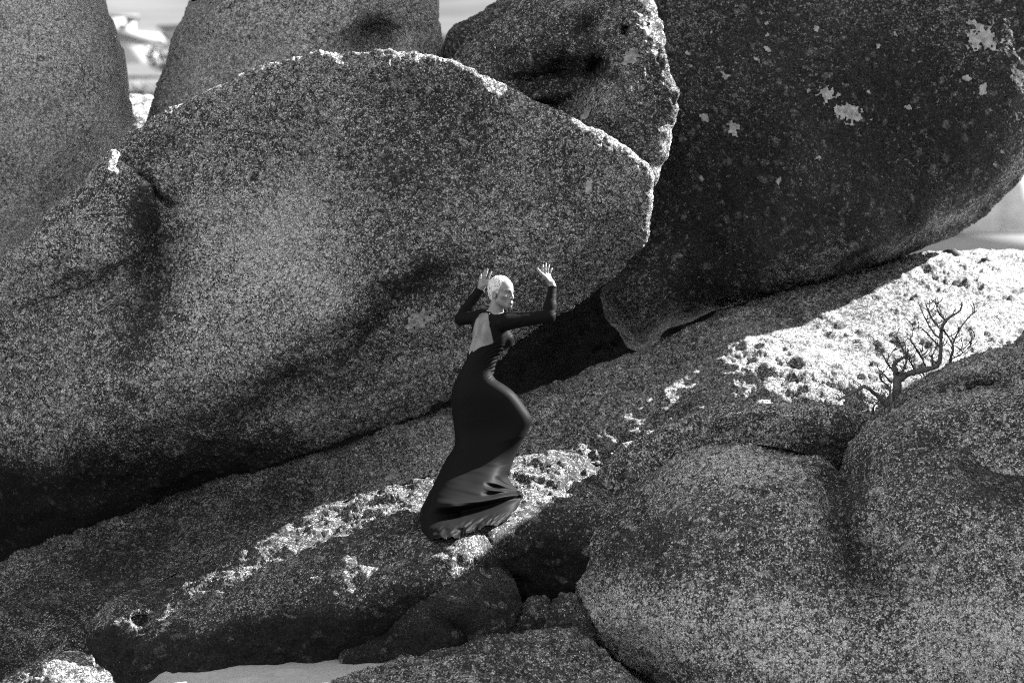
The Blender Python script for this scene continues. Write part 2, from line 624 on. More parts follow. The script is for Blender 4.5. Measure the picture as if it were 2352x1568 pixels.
boulder("R", "filler boulder added deep in the crevice, painted black for the shade under the great boulders",
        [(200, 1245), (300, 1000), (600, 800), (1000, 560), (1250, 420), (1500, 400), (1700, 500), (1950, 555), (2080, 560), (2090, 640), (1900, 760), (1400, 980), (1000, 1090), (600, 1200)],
        [(400, 1180, 4.4), (1000, 980, 5.2), (1300, 800, 5.4), (1700, 680, 5.6), (1500, 850, 5.4), (1900, 620, 5.4)], R1=80, T1=0.5, tb=0.8, seed=5, step=7, tone=0.3, cden=0.2, stain_shade=[(1200, 850, 2000, 2000, 0, 0.9)])  # filler that stops skylight; near-black colour paints the crevice's shade
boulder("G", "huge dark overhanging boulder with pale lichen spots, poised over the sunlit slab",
        [(1440, -300), (1470, 100), (1490, 380), (1465, 540), (1405, 630), (1380, 680), (1398, 735), (1438, 788), (1474, 799), (1505, 776), (1532, 746), (1592, 722), (1640, 702), (1700, 690), (1780, 670), (1860, 652),
         (1920, 640), (1990, 618), (2070, 596), (2150, 551), (2225, 507), (2295, 456), (2350, 408), (2400, 340), (2480, 150), (2420, -100), (2200, -330), (1800, -400)],
        [(1560, 100, 3.0), (1560, 480, 2.75), (1800, 300, 2.7), (2000, 300, 2.85), (2200, 250, 2.86), (2330, 200, 2.9), (2430, 100, 3.1), (1900, 500, 2.7), (2090, 460, 2.88), (2230, 370, 2.95), (1700, 600, 2.45),
         (1470, 660, 2.45), (1480, 760, 2.75), (1600, 700, 2.75), (1800, -200, 3.6), (2200, -250, 3.3), (1780, 640, 2.75), (1900, 600, 2.8), (2000, 580, 2.85), (2120, 510, 2.92), (2200, 490, 3.35), (2100, 560, 3.35), (2300, 410, 3.3),
         (2000, 610, 3.3), (1920, 570, 2.7), (1760, 600, 2.5)],
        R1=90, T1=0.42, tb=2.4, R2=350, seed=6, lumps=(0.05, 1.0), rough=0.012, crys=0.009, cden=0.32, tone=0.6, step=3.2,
        stain_shade=[(1900, 420, 420, 260, -15, 0.5), (1600, 640, 120, 120, 0, 0.35), (2200, 330, 140, 90, -40, 0.55)],
        pale=[(1840, 620, 130, 42, -28, 0.9), (2060, 580, 120, 26, -30, 0.9), (2200, 490, 110, 26, -38, 0.9), (2310, 400, 70, 24, -48, 0.8), (1480, 720, 90, 70, 0, 0.4)], bumps=[(1900, 575, 70, 22, -33, 0.10)], creases=[([(1640, 560), (1600, 640), (1570, 720)], 22, 0.06, 0)])  # pale underside facets paint the light bounced up from the slab
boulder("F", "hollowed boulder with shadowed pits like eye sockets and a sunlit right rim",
        [(1035, 150), (1040, 130), (1062, 108), (1100, 84), (1150, 50), (1188, 10), (1215, -60), (1350, -140), (1470, -90), (1495, 0), (1520, 60), (1535, 130), (1551, 190), (1561, 232), (1555, 290), (1540, 335), (1520, 372), (1480, 430), (1300, 440), (1100, 300)],
        [(1090, 130, 2.3), (1200, 120, 2.0), (1300, 60, 1.9), (1420, 60, 1.75), (1480, 120, 1.6), (1520, 230, 1.75), (1450, 330, 1.75), (1340, 280, 1.75), (1250, 230, 2.1), (1150, 180, 2.15), (1350, -60, 2.2), (1400, 200, 1.65)],
        R1=46, T1=0.09, tb=1.5, R2=200, seed=7, lumps=(0.06, 1.6), rough=0.016, crys=0.009, cden=0.45, tone=0.95,
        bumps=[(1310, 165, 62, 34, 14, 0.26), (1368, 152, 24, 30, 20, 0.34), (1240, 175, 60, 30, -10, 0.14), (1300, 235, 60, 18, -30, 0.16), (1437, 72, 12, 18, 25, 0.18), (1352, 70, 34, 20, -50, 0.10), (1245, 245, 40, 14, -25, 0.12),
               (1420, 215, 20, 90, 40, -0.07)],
        stain_shade=[(1300, 165, 95, 42, 12, 0.6), (1365, 160, 32, 34, 0, 0.75), (1350, 75, 60, 30, -50, 0.4), (1440, 330, 90, 50, 0, 0.35)])  # darker in the pits and towards the lower right

# ---- the whale-shaped boulder and its neighbour
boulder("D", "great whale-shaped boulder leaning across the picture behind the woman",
        [(278, 342), (290, 312), (350, 275), (430, 236), (520, 195), (620, 155), (720, 131), (800, 128), (880, 122), (960, 130), (1040, 146), (1078, 166), (1130, 190), (1200, 216), (1280, 256), (1340, 290), (1420, 326), (1480, 366), (1503, 402),
         (1500, 440), (1497, 475), (1488, 520), (1458, 580), (1408, 640), (1340, 700), (1270, 742), (1180, 808), (1130, 850), (1080, 892), (1040, 912), (950, 962), (850, 992), (750, 1024), (650, 1062), (550, 1092), (430, 1132), (300, 1184), (200, 1222),
         (0, 1300), (-200, 1370), (-220, 900), (-150, 740), (50, 600), (200, 440), (270, 390)],
        [(620, 200, 1.56), (700, 300, 1.42), (700, 450, 1.22), (700, 600, 1.08), (620, 780, 0.98), (420, 880, 0.95), (200, 1000, 0.98), (200, 820, 0.98), (200, 1190, 1.35), (560, 1000, 1.25), (760, 900, 1.32), (900, 850, 1.38),
         (860, 690, 1.0), (1000, 420, 1.15), (950, 220, 1.44), (1100, 280, 1.38), (1250, 360, 1.26), (1400, 400, 1.2), (1475, 430, 1.2), (1450, 520, 1.22), (1330, 560, 1.2), (1200, 640, 1.25), (1200, 740, 1.55), (1330, 680, 1.5), (1020, 760, 1.4), (1000, 900, 1.7), (800, 990, 1.65), (420, 1110, 1.6), (0, 1280, 1.6),
         (0, 900, 1.05), (330, 400, 1.36), (450, 300, 1.5), (400, 560, 1.22), (330, 560, 1.3), (300, 700, 1.1), (960, 600, 1.0), (-150, 1100, 1.1)],
        R1=40, T1=0.06, tb=2.0, R2=300, seed=8, lumps=(0.06, 1.1), rough=0.013, crys=0.010, cden=0.58, tone=1.15,
        pale=[(600, 640, 230, 170, -35, 0.75), (560, 780, 260, 60, -20, 0.5), (450, 520, 130, 120, 0, 0.35), (970, 735, 70, 40, -20, 0.6), (1150, 760, 200, 50, -30, 0.3)],  # pale patches put the sky light on its middle into the colour
        bumps=[(870, 660, 190, 36, -32, -0.05), (1080, 200, 26, 60, 20, 0.05), (1110, 190, 30, 26, 20, -0.05)],
        creases=[([(540, 985), (640, 900), (720, 845), (800, 790), (860, 735), (930, 680), (1010, 632)], 26, 0.10, 0), ([(276, 375), (320, 415), (380, 465)], 12, 0.14, 0), ([(1060, 160), (1090, 250), (1110, 330)], 10, 0.03, 0)],
        stain_shade=[(345, 620, 60, 190, 18, 0.75), (250, 560, 40, 90, 30, 0.5), (560, 920, 300, 55, -20, 0.55), (830, 800, 170, 26, -38, 0.65), ('line', [(-300, 950), (300, 950), (520, 905), (660, 930), (800, 955), (1500, 920)], 190, 1.0),  # tide staining, deepened to paint the shade of the underside
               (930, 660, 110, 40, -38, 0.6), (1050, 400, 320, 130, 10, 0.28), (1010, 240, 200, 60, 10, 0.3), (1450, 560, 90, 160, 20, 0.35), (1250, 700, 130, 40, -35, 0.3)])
boulder("E", "rounded shoulder boulder tucked against the whale-shaped boulder's upper end",
        [(-160, 790), (0, 606), (60, 546), (130, 472), (190, 411), (230, 362), (255, 342), (272, 350), (277, 376), (304, 398), (338, 428), (366, 458), (372, 500), (340, 566), (286, 612), (228, 640), (120, 686), (60, 716), (0, 745), (-110, 820)],
        [(250, 390, 1.16), (200, 480, 1.08), (150, 560, 0.98), (60, 640, 1.0), (0, 700, 1.05), (300, 520, 1.05), (270, 580, 1.02), (180, 640, 0.98), (-100, 760, 1.1), (340, 470, 1.22)],
        R1=50, T1=0.12, tb=0.8, seed=9, lumps=(0.05, 1.6), rough=0.014, crys=0.009, cden=0.6, tone=1.4,
        stain_shade=[(345, 520, 55, 130, 15, 0.85), (240, 630, 60, 20, -25, 0.4)], creases=[([(0, 735), (90, 690), (200, 640)], 10, 0.05, 0)])
# ---- the slab and the ledge
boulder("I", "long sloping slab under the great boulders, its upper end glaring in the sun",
        [(-200, 1400), (0, 1296), (100, 1246), (200, 1206), (300, 1170), (430, 1126), (540, 1090), (650, 1064), (760, 1030), (860, 994), (960, 956), (1040, 934), (1120, 916), (1190, 898), (1300, 868), (1400, 830), (1480, 802), (1560, 768), (1640, 728), (1700, 704),
         (1800, 668), (1900, 642), (2000, 616), (2100, 592), (2190, 578), (2280, 575), (2352, 572), (2700, 590), (2750, 900), (2500, 1100), (2000, 1150), (1500, 1200), (1000, 1300), (500, 1450), (200, 1640), (-200, 1640)],
        [(300, 1185, 1.5), (700, 1060, 1.55), (1000, 960, 1.7), (1300, 885, 1.95), (1600, 770, 2.35), (1900, 665, 3.0), (2150, 605, 3.7), (2352, 600, 4.2), (100, 1400, 0.35), (300, 1300, 0.75), (500, 1220, 0.95), (800, 1120, 1.15), (1000, 1050, 1.35),
         (1250, 990, 1.6), (1400, 1000, 1.6), (1500, 920, 1.8), (1700, 840, 1.85), (1700, 930, 1.45), (2000, 800, 2.1), (2000, 930, 1.3), (2352, 750, 2.6), (2352, 900, 1.7), (0, 1560, -0.3), (200, 1560, -0.2), (2650, 700, 3.4), (1000, 1250, 1.1), (1800, 1050, 1.0)],
        R1=34, T1=0.25, tb=1.2, R2=200, seed=10, lumps=(0.05, 1.2), rough=0.022, crys=0.012, cfreq=34, cden=0.68, tone=0.95, big=(0.05, 8.0), stretch=[[0.55, 0, 0], [0, 0.9, 0], [0, 0, 1.0]],
        stain_shade=[(600, 1160, 330, 70, -20, 0.65), (300, 1280, 420, 130, -22, 0.7), ('line', [(-300, 1400), (250, 1440), (600, 1330), (2400, 1330)], 100, 0.8), (150, 1290, 200, 40, -22, 0.4), (1500, 1000, 150, 60, -20, 0.3)])
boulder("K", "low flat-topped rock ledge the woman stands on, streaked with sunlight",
        [(205, 1478), (214, 1437), (235, 1402), (270, 1371), (320, 1350), (360, 1330), (430, 1290), (500, 1245), (600, 1207), (700, 1172), (820, 1132), (900, 1110), (985, 1083), (1080, 1066), (1180, 1052), (1240, 1042), (1290, 1036), (1340, 1044), (1400, 1073),
         (1480, 1120), (1520, 1300), (1480, 1430), (1300, 1470), (1100, 1500), (1000, 1530), (800, 1560), (500, 1590), (300, 1600), (240, 1570)],
        [(350, 1350, 0.15), (500, 1258, 0.35), (700, 1185, 0.45), (900, 1124, 0.5), (1180, 1066, 0.45), (1290, 1052, 0.4), (1400, 1090, 0.3), (600, 1262, -0.02), (800, 1210, 0.02), (1000, 1160, 0.02), (1200, 1130, 0.0), (1300, 1130, -0.02),
         (290, 1400, -0.25), (450, 1366, -0.32), (640, 1334, -0.62), (800, 1298, -0.76), (960, 1258, -0.88), (1060, 1242, -0.84), (1130, 1214, -0.62), (1340, 1180, -0.3), (1230, 1195, -0.38), (400, 1460, -0.62), (700, 1420, -0.92), (900, 1380, -0.98), (1080, 1330, -0.9), (1250, 1300, -0.45), (1360, 1300, -0.45),
         (300, 1560, -0.72), (600, 1550, -0.88), (900, 1510, -0.82), (1200, 1420, -0.45), (1340, 1420, -0.4), (230, 1480, -0.35)],
        R1=26, T1=0.16, tb=0.4, R2=120, seed=11, lumps=(0.05, 1.5), rough=0.022, crys=0.010, cden=0.42, tone=0.85, big=(0.020, 12.0), stretch=[[0.6, 0, 0], [0, 1, 0], [0, 0, 1.0]],
        bumps=[(322, 1420, 16, 12, 0, 0.12), (365, 1357, 14, 7, 0, 0.06)],
        creases=[([(1100, 1235), (1150, 1260), (1165, 1310), (1200, 1380)], 20, 0.10, 0)],
        stain_shade=[('line', [(200, 1420), (450, 1420), (700, 1375), (900, 1345), (1060, 1290), (1140, 1230), (1400, 1190)], 60, 0.85), (1250, 1290, 130, 80, 0, 0.75), (430, 1330, 120, 25, -20, 0.4)])
# ---- the boulders in front
boulder("L5", "boulder sloping up beside the dead shrub, its unseen tall end added to shade the front boulders",
        [(2005, 990), (2030, 956), (2060, 914), (2100, 880), (2170, 842), (2250, 811), (2352, 784), (2385, 766), (2415, 735), (2438, 600), (2460, 260), (2500, 150), (2600, 130), (2900, 130), (3200, 350), (3300, 1300), (2700, 1250), (2352, 1030), (2150, 1000)],  # tall unseen end added to keep sun off the foreground boulders
        [(2080, 930, 0.25), (2200, 870, 0.12), (2352, 840, 0.1), (2200, 960, -0.05), (2352, 950, -0.05), (2480, 760, -0.2), (2600, 500, -0.6), (2700, 150, -0.5), (3000, 700, -0.7), (3000, 1100, -0.9), (2600, 1000, -0.5)],
        R1=60, T1=0.35, tb=1.45, R2=60, seed=12, lumps=(0.05, 1.6), rough=0.013, crys=0.008, cden=0.56, tone=1.35, stain_shade=[(2200, 900, 160, 22, -15, 0.5)],
        creases=[([(2225, 905), (2270, 880), (2320, 866), (2352, 862)], 9, 0.10, 0)])
boulder("L4", "smooth rounded boulder below the dead shrub's sloping boulder",
        [(1955, 1030), (1990, 975), (2030, 953), (2090, 930), (2160, 906), (2250, 891), (2352, 886), (2600, 880), (2700, 1100), (2500, 1200), (2250, 1150), (2050, 1080)],
        [(2060, 970, -0.25), (2200, 940, -0.3), (2352, 930, -0.3), (2200, 1020, -0.42), (2352, 1020, -0.5), (2600, 1000, -0.4)],
        R1=60, T1=0.3, tb=0.6, R2=150, seed=13, lumps=(0.05, 1.6), rough=0.011, crys=0.007, cden=0.58, tone=1.5, stain_shade=[(2100, 1010, 80, 40, 20, 0.5)])
boulder("L3", "humped boulder rising just behind the big foreground boulder",
        [(1340, 1200), (1362, 1116), (1400, 1063), (1470, 1011), (1540, 966), (1620, 931), (1700, 917), (1800, 924), (1900, 934), (1980, 944), (2045, 968), (2080, 1060), (2000, 1180), (1700, 1240), (1450, 1280)],
        [(1420, 1100, 0.05), (1550, 1010, 0.02), (1700, 960, 0.0), (1850, 970, 0.05), (1980, 990, 0.15), (1700, 1030, 0.1), (1500, 1150, 0.1), (1900, 1080, 0.2)],
        R1=90, T1=0.26, tb=0.5, R2=150, seed=14, lumps=(0.05, 1.4), rough=0.012, crys=0.009, cden=0.56, tone=1.4, bumps=[(1690, 950, 90, 26, -15, -0.05)], stain_shade=[(1930, 1030, 130, 60, 10, 0.5)])  # lower right darkened to paint occlusion behind the front boulder
boulder("L1", "massive two-lobed foreground boulder studded with pale crystals",
        [(1308, 1396), (1318, 1350), (1338, 1300), (1334, 1240), (1342, 1202), (1358, 1172), (1420, 1136), (1500, 1086), (1580, 1037), (1660, 1015), (1720, 1010), (1800, 1020), (1880, 1043), (1924, 1083), (1944, 1056), (1962, 1018), (2000, 985), (2060, 960), (2110, 950),
         (2150, 961), (2200, 1000), (2280, 1035), (2352, 1053), (2600, 1080), (2700, 1400), (2600, 1750), (1700, 1750), (1570, 1606), (1500, 1564), (1430, 1532), (1380, 1502), (1335, 1466), (1312, 1432)],
        [(1480, 1180, -0.8), (1700, 1110, -0.85), (1700, 1050, -0.65), (1700, 1300, -1.42), (1480, 1400, -1.3), (1380, 1230, -0.72), (1370, 1400, -1.1), (1880, 1180, -1.05), (2100, 1040, -0.75), (2120, 1200, -1.2), (2300, 1130, -0.95), (2300, 1400, -1.5), (2000, 1500, -1.62),
         (1700, 1500, -1.55), (1500, 1500, -1.32), (2300, 1580, -1.5), (1940, 1150, -0.88), (1950, 1300, -1.28), (2600, 1300, -1.2)],
        R1=150, T1=0.62, tb=1.0, R2=300, seed=15, lumps=(0.06, 1.3), rough=0.013, crys=0.012, cfreq=25, cden=0.50, cstr=0.15, tone=1.4,
        pale=[(1700, 1460, 420, 110, 8, 0.7), (2250, 1480, 260, 120, 0, 0.6), (1350, 1410, 50, 60, 0, 0.5), (1700, 1060, 170, 60, 0, 0.3)],
        creases=[([(1926, 1075), (1912, 1140), (1935, 1230), (1990, 1330)], 42, 0.14, 0), ([(1360, 1260), (1400, 1225), (1470, 1190)], 22, 0.05, 0)],
        stain_shade=[(1945, 1200, 60, 190, -10, 0.6), (1450, 1250, 120, 60, -25, 0.35), (1500, 1330, 60, 120, 10, 0.4), (2000, 1330, 180, 70, 10, 0.3), (2290, 1090, 150, 70, 10, 0.65), (2130, 1000, 60, 40, 20, 0.4)])
boulder("M", "dark pointed low rock on the sand below the ledge",
        [(778, 1514), (850, 1456), (950, 1389), (1010, 1341), (1045, 1303), (1090, 1288), (1140, 1308), (1180, 1350), (1200, 1390), (1208, 1440), (1200, 1500), (1100, 1560), (950, 1560), (830, 1540)],
        [(1085, 1320, -0.98), (1080, 1420, -1.16), (900, 1470, -1.08), (1170, 1430, -1.0), (1000, 1520, -1.2), (1040, 1380, -1.16)],
        R1=50, T1=0.25, tb=0.5, R2=120, seed=16, lumps=(0.06, 2.2), rough=0.016, crys=0.012, cden=0.22, cstr=0.15, tone=0.75,
        creases=[([(1010, 1400), (1060, 1450), (1075, 1520)], 20, 0.08, 0)], stain_shade=[(1000, 1470, 240, 70, -10, 0.75), (1130, 1420, 60, 80, 0, 0.6)])
boulder("N1", "small dark rock wedged between the pointed rock and the foreground boulder",
        [(1180, 1480), (1196, 1400), (1225, 1371), (1262, 1376), (1285, 1420), (1270, 1490)],
        [(1225, 1395, -0.85), (1230, 1450, -0.95), (1260, 1420, -0.88)], R1=26, T1=0.15, tb=0.3, R2=50, seed=17, lumps=(0.04, 3), rough=0.016, cden=0.3, tone=0.8,
        stain_shade=[(1230, 1440, 60, 40, 0, 0.6)], group="small rocks in the sandy cleft")
boulder("N2", "small rounded rock touching the foreground boulder's base in the cleft",
        [(1236, 1470), (1245, 1410), (1264, 1372), (1300, 1362), (1345, 1374), (1360, 1470), (1300, 1490)],
        [(1290, 1385, -0.9), (1290, 1440, -1.05), (1330, 1420, -1.0)], R1=26, T1=0.15, tb=0.3, R2=50, seed=18, lumps=(0.04, 3), rough=0.016, cden=0.35, tone=0.85,
        stain_shade=[(1290, 1440, 60, 30, 0, 0.5)], group="small rocks in the sandy cleft")
boulder("O", "low foreground rock half buried in the sand at the picture's lower edge",
        [(660, 1620), (740, 1569), (850, 1533), (950, 1509), (1000, 1496), (1100, 1471), (1200, 1451), (1270, 1444), (1320, 1452), (1380, 1490), (1450, 1540), (1560, 1620), (1500, 1720), (700, 1720)],
        [(850, 1560, -1.75), (1000, 1520, -1.75), (1200, 1480, -1.6), (1300, 1470, -1.45), (1100, 1600, -2.1), (1400, 1560, -1.6), (900, 1680, -2.2)],
        R1=40, T1=0.2, tb=0.4, R2=120, seed=19, lumps=(0.05, 1.8), rough=0.016, crys=0.011, cden=0.5, tone=0.95, creases=[([(1180, 1500), (1210, 1560), (1230, 1620)], 18, 0.05, 0)])
boulder("P", "small domed rock in the picture's lower corner by the sand",
        [(-20, 1640), (20, 1569), (60, 1529), (125, 1492), (185, 1499), (238, 1538), (266, 1572), (290, 1700), (-20, 1700)],
        [(130, 1510, -1.3), (130, 1560, -1.6), (220, 1560, -1.5), (130, 1650, -1.8), (50, 1600, -1.6)], R1=70, T1=0.12, tb=0.5, R2=90, seed=20, lumps=(0.05, 2), rough=0.016, crys=0.013, cden=0.42, tone=0.9)

for (key, cx, cy, rx, ry, sd, rot) in [("G", 1955, 262, 40, 25, 1, 10), ("G", 1898, 222, 28, 22, 2, 30), ("G", 1686, 296, 19, 18, 3, -30), ("G", 1618, 272, 12, 15, 4, 0), ("G", 1666, 175, 14, 13, 5, 0), ("G", 1874, 276, 12, 8, 6, 20),
                                      ("G", 2265, 84, 56, 38, 7, 10), ("G", 2222, 180, 14, 10, 8, 0), ("G", 2256, 206, 14, 16, 9, 0), ("G", 2085, 248, 14, 7, 10, 10), ("D", 1355, 386, 15, 12, 11, 0), ("D", 1352, 428, 13, 20, 12, 15),
                                      ("D", 965, 735, 40, 22, 13, -20), ("F", 1448, 128, 34, 18, 14, -50), ("F", 1485, 68, 14, 24, 15, 10), ("F", 1345, 262, 30, 9, 16, -45)]:
    lichen(key, cx, cy, rx, ry, sd, rot)
_lr = random.Random(11)
for k in range(26):
    lichen('G', _lr.uniform(1580, 2320), _lr.uniform(40, 420), _lr.uniform(5, 11), _lr.uniform(4, 9), 30 + k, _lr.uniform(0, 180), 0.2)

# ------------------------------------------------------------------ sand, hillside
SAND = plain("sand", 0.30, 0.9, 0.2, 0.10, 30, 0.25, 90)
_nt = SAND.node_tree
_b = _nt.nodes["Principled BSDF"]
_a = _nt.nodes.new("ShaderNodeAttribute")
_a.attribute_name = "sand_tone"                              # pale under the rocks; unseen wet part darkened to cut bounced light
_m = _nt.nodes.new("ShaderNodeVectorMath")
_m.operation = 'SCALE'
_src = _b.inputs["Base Color"].links[0].from_socket
_nt.links.new(_src, _m.inputs[0])
_nt.links.new(_a.outputs["Fac"], _m.inputs["Scale"])
_nt.links.new(_m.outputs[0], _b.inputs["Base Color"])


def sand_z(x, y):
    return 0.24 + 0.125 * np.clip(x + 0.5, -4, 0.5) - 0.55 * np.clip(x - 0.15, 0, 2) - 0.5 * np.clip(-2.25 - x, 0, 1.2) + 0.2 * np.clip(y + 0.9, -2.6, 0.6) - 0.1 * np.clip(-4 - y, 0, 8) + 0.02 * np.sin(x * 1.7 + y * 0.9) * np.exp(-(y + 1.2) ** 2 / 9)


gx = np.r_[-3000, -900, -300, -100, -40, -20, -12, -8, np.arange(-5, 5.01, 0.04), 8, 12, 20, 40, 100, 300, 900, 3000]
gy = np.r_[-3000, -900, -300, -100, -40, -20, -12, -8, -5, np.arange(-3.4, 0.6, 0.03), 2, 5, 12, 30, 60, 200, 900, 3000]
X, Y = np.meshgrid(gx, gy)
Q = np.stack([X, Y, 0 * X], -1).reshape(-1, 3)
Z = sand_z(X, Y) + ((0.010 * fbm(Q, 1.6, 4, 3) + 0.0035 * fbm(Q, 9, 5, 2)) * (np.abs(Q[:, 0]) < 6) * (np.abs(Q[:, 1]) < 6)).reshape(X.shape)
for (fx_, fy_, r_) in ((-2.02, -1.02, 0.05), (-1.72, -1.22, 0.06), (-1.45, -1.1, 0.05)):      # dents left by feet
    q = ((X - fx_) / (r_ * 1.7)) ** 2 + ((Y - fy_) / r_) ** 2
    Z = Z - 0.022 * np.exp(-q) + 0.012 * np.exp(-(np.sqrt(q) - 1.5) ** 2 * 4)
ii = np.arange(X.size).reshape(X.shape)
tag(mesh_np("sand", np.stack([X, Y, Z], -1).reshape(-1, 3), np.stack([ii[:-1, :-1], ii[:-1, 1:], ii[1:, 1:], ii[1:, :-1]], -1).reshape(-1, 4), SAND, attrs={"sand_tone": (0.09 + 0.91 * sstep(-3.2, -2.2, Y + 0.15 * np.sin(X * 1.3))).ravel()}), kind="structure")
SEA = plain("sea_water", 0.01, 0.5, 0.25, 0, 1, 0.8, 3)
sx_, sy_ = np.meshgrid(np.linspace(-1500, 1500, 41), np.r_[-2500, -900, -300, -100, -40, -20, -11.0, -7.0])
ii = np.arange(sx_.size).reshape(sx_.shape)
tag(mesh_np("unseen_sea", np.stack([sx_, sy_, 0 * sx_ - 0.12], -1).reshape(-1, 3), np.stack([ii[:-1, :-1], ii[:-1, 1:], ii[1:, 1:], ii[1:, :-1]], -1).reshape(-1, 4), SEA), kind="structure")  # unseen water set close in to cut light bounced onto the undersides

PEBBLE = plain("pebble_stone", 0.05, 0.9, 0.2, 0.4, 40, 0.3, 90)


def pebble_mesh(seed):
    me = bpy.data.meshes.new("pebble")
    import bmesh
    bm = bmesh.new()
    bmesh.ops.create_icosphere(bm, subdivisions=2, radius=1)
    for v in bm.verts:
        n = 1 + 0.25 * math.sin(v.co.x * 3 + seed) * math.cos(v.co.y * 4 + seed * 2) + 0.1 * math.sin(v.co.z * 7 + seed)
        v.co = Vector((v.co.x * n, v.co.y * n * 0.8, v.co.z * n * 0.55))
    for f in bm.faces:
        f.smooth = True
    bm.to_mesh(me)
    bm.free()
    me.materials.append(PEBBLE)
    return me


PM = [pebble_mesh(k) for k in range(3)]
rnd = random.Random(3)
for k, (px, py, r) in enumerate([(428, 1553, 0.008), (560, 1543, 0.012), (604, 1541, 0.012), (640, 1536, 0.008), (690, 1525, 0.009), (705, 1527, 0.006), (540, 1533, 0.006), (655, 1548, 0.007), (760, 1520, 0.006), (482, 1552, 0.016)]):
    y = -1.25
    for _ in range(6):
        p = W(px, py, y)
        zz = float(sand_z(p[0], y))
        dd = (CAMZ - zz) / ((py - 784.0) * K)
        y = dd + CAMY
    o = bpy.data.objects.new("pebble", PM[k % 3])
    p = W(px, py, y)
    o.location = (p[0], p[1], float(sand_z(p[0], y)) + r * 0.25)
    o.scale = (r * 1.4, r * 1.2, r)
    o.rotation_euler = (0, 0, rnd.random() * 6)
    COL.objects.link(o)
    tag(o, "tiny dark pebble lying loose on the bright strip of sand", "pebble", "dark pebbles scattered on the sand")

# loose stones on the sunlit slab's crest
for (px, py, r, lab) in [(2184, 582, 0.085, "lone dark knob of stone on the sunlit slab's crest"), (2262, 596, 0.05, "small dark stone on the slab just below its crest")]:
    P_, N_ = surf("I", np.array([float(px)]), np.array([py + 6.0]))
    o = bpy.data.objects.new("stone", PM[1])
    if np.isfinite(P_).all():
        o.location = P_[0]
        o.scale = (r, r, r)
        COL.objects.link(o)
        tag(o, lab, "stone")

HILL = plain("hill_scrub", 0.095, 0.95, 0.0, 0.30, 0.05, 0, 1)


def hill_z(x, y):
    return 2.2 + np.maximum(y - 82, 0) * 0.2 + 0.8 * np.sin(x * 0.05) * np.clip((y - 90) / 100, 0, 1) + 2.0 * np.sin(y * 0.021 + x * 0.013) * np.clip((y - 150) / 200, 0, 1)


hx, hy = np.linspace(-400, 400, 90), np.r_[70, np.linspace(82, 130, 14), np.linspace(140, 700, 60)]
X, Y = np.meshgrid(hx, hy)
Z = hill_z(X, Y) - np.where(Y < 81, 3.0, 0.0)
ii = np.arange(X.size).reshape(X.shape)
tag(mesh_np("hill", np.stack([X, Y, Z], -1).reshape(-1, 3), np.stack([ii[:-1, :-1], ii[:-1, 1:], ii[1:, 1:], ii[1:, :-1]], -1).reshape(-1, 4), HILL), kind="structure")

WALLM = plain("pale_render", 0.36, 0.9, 0.1, 0.06, 1.5)
ROOFM = plain("pale_roof_tile", 0.2, 0.9, 0.1, 0.1, 3)
PANE = plain("window_glass", 0.2, 0.15, 0.5)
FACM = plain("grey_boards", 0.4, 0.9, 0.1, 0.12, 2)


def box_np(c, s):
    c, s = np.array(c), np.array(s) / 2
    v = np.array([[x, y, z] for z in (-1, 1) for y in (-1, 1) for x in (-1, 1)]) * s + c
    return v, np.array([[0, 2, 3, 1], [4, 5, 7, 6], [0, 1, 5, 4], [2, 6, 7, 3], [0, 4, 6, 2], [1, 3, 7, 5]])


def box(name, c, s, mat, parent):
    v, f = box_np(c, s)
    return mesh_np(name, v, f, mat, parent, smooth=False)


def house(px, py, y, w, d, h, rz, label, gable=True, nwin=3):
    """A far house standing on the hill with its base at pixel (px, py)."""
    p = W(px, py, y)
    e = empty("house", (p[0], p[1], hill_z(p[0], p[1])))
    e.rotation_euler = (0, 0, math.radians(rz))
    tag(e, label, "house", "pale houses on the far hillside")
    box("wall", (0, 0, h / 2 - 1), (w, d, h + 2), WALLM, e)
    if gable:
        r = h + w * 0.32
        v = [(-w / 2 - .3, -d / 2 - .4, h - .1), (0, -d / 2 - .4, r), (w / 2 + .3, -d / 2 - .4, h - .1), (-w / 2 - .3, d / 2 + .4, h - .1), (0, d / 2 + .4, r), (w / 2 + .3, d / 2 + .4, h - .1)]
        mesh_np("roof", v, [(0, 1, 4, 3), (1, 2, 5, 4), (0, 3, 5, 2)], ROOFM, e, False, tris=[(0, 2, 1), (3, 4, 5)])
    else:
        box("roof", (0, 0, h + .18), (w + .8, d + .8, .3), ROOFM, e)
    for k in range(nwin):
        x = (k + 0.5) / nwin * w - w / 2
        fr = box("window", (x, -d / 2 - .03, h * 0.55), (w / nwin * 0.5, .1, h * 0.42), WALLM, e)
        box("pane", (x, -d / 2 - .09, h * 0.55), (w / nwin * 0.42, .04, h * 0.36), PANE, fr)
    return e


house(316, 78, 235, 3.0, 6.0, 2.2, -48, "small white gabled house with its bright wall seen in the gap between the tall boulders", True, 1)
house(258, 40, 255, 5.0, 6.0, 3.0, 10, "pale low house half hidden behind the boulder at the photo's edge", False, 2)
house(436, 62, 240, 4.0, 5.0, 3.0, -20, "pale house with upright windows half hidden behind the scooped tall boulder", False, 4)
house(1085, 42, 210, 3.2, 4.0, 2.6, -30, "bright flat-roofed house seen above the gap beside the hollowed boulder", False, 3)
house(1050, 30, 228, 2.2, 4.0, 2.0, -50, "narrow pale house in the gap behind the dark rounded boulder", True, 2)


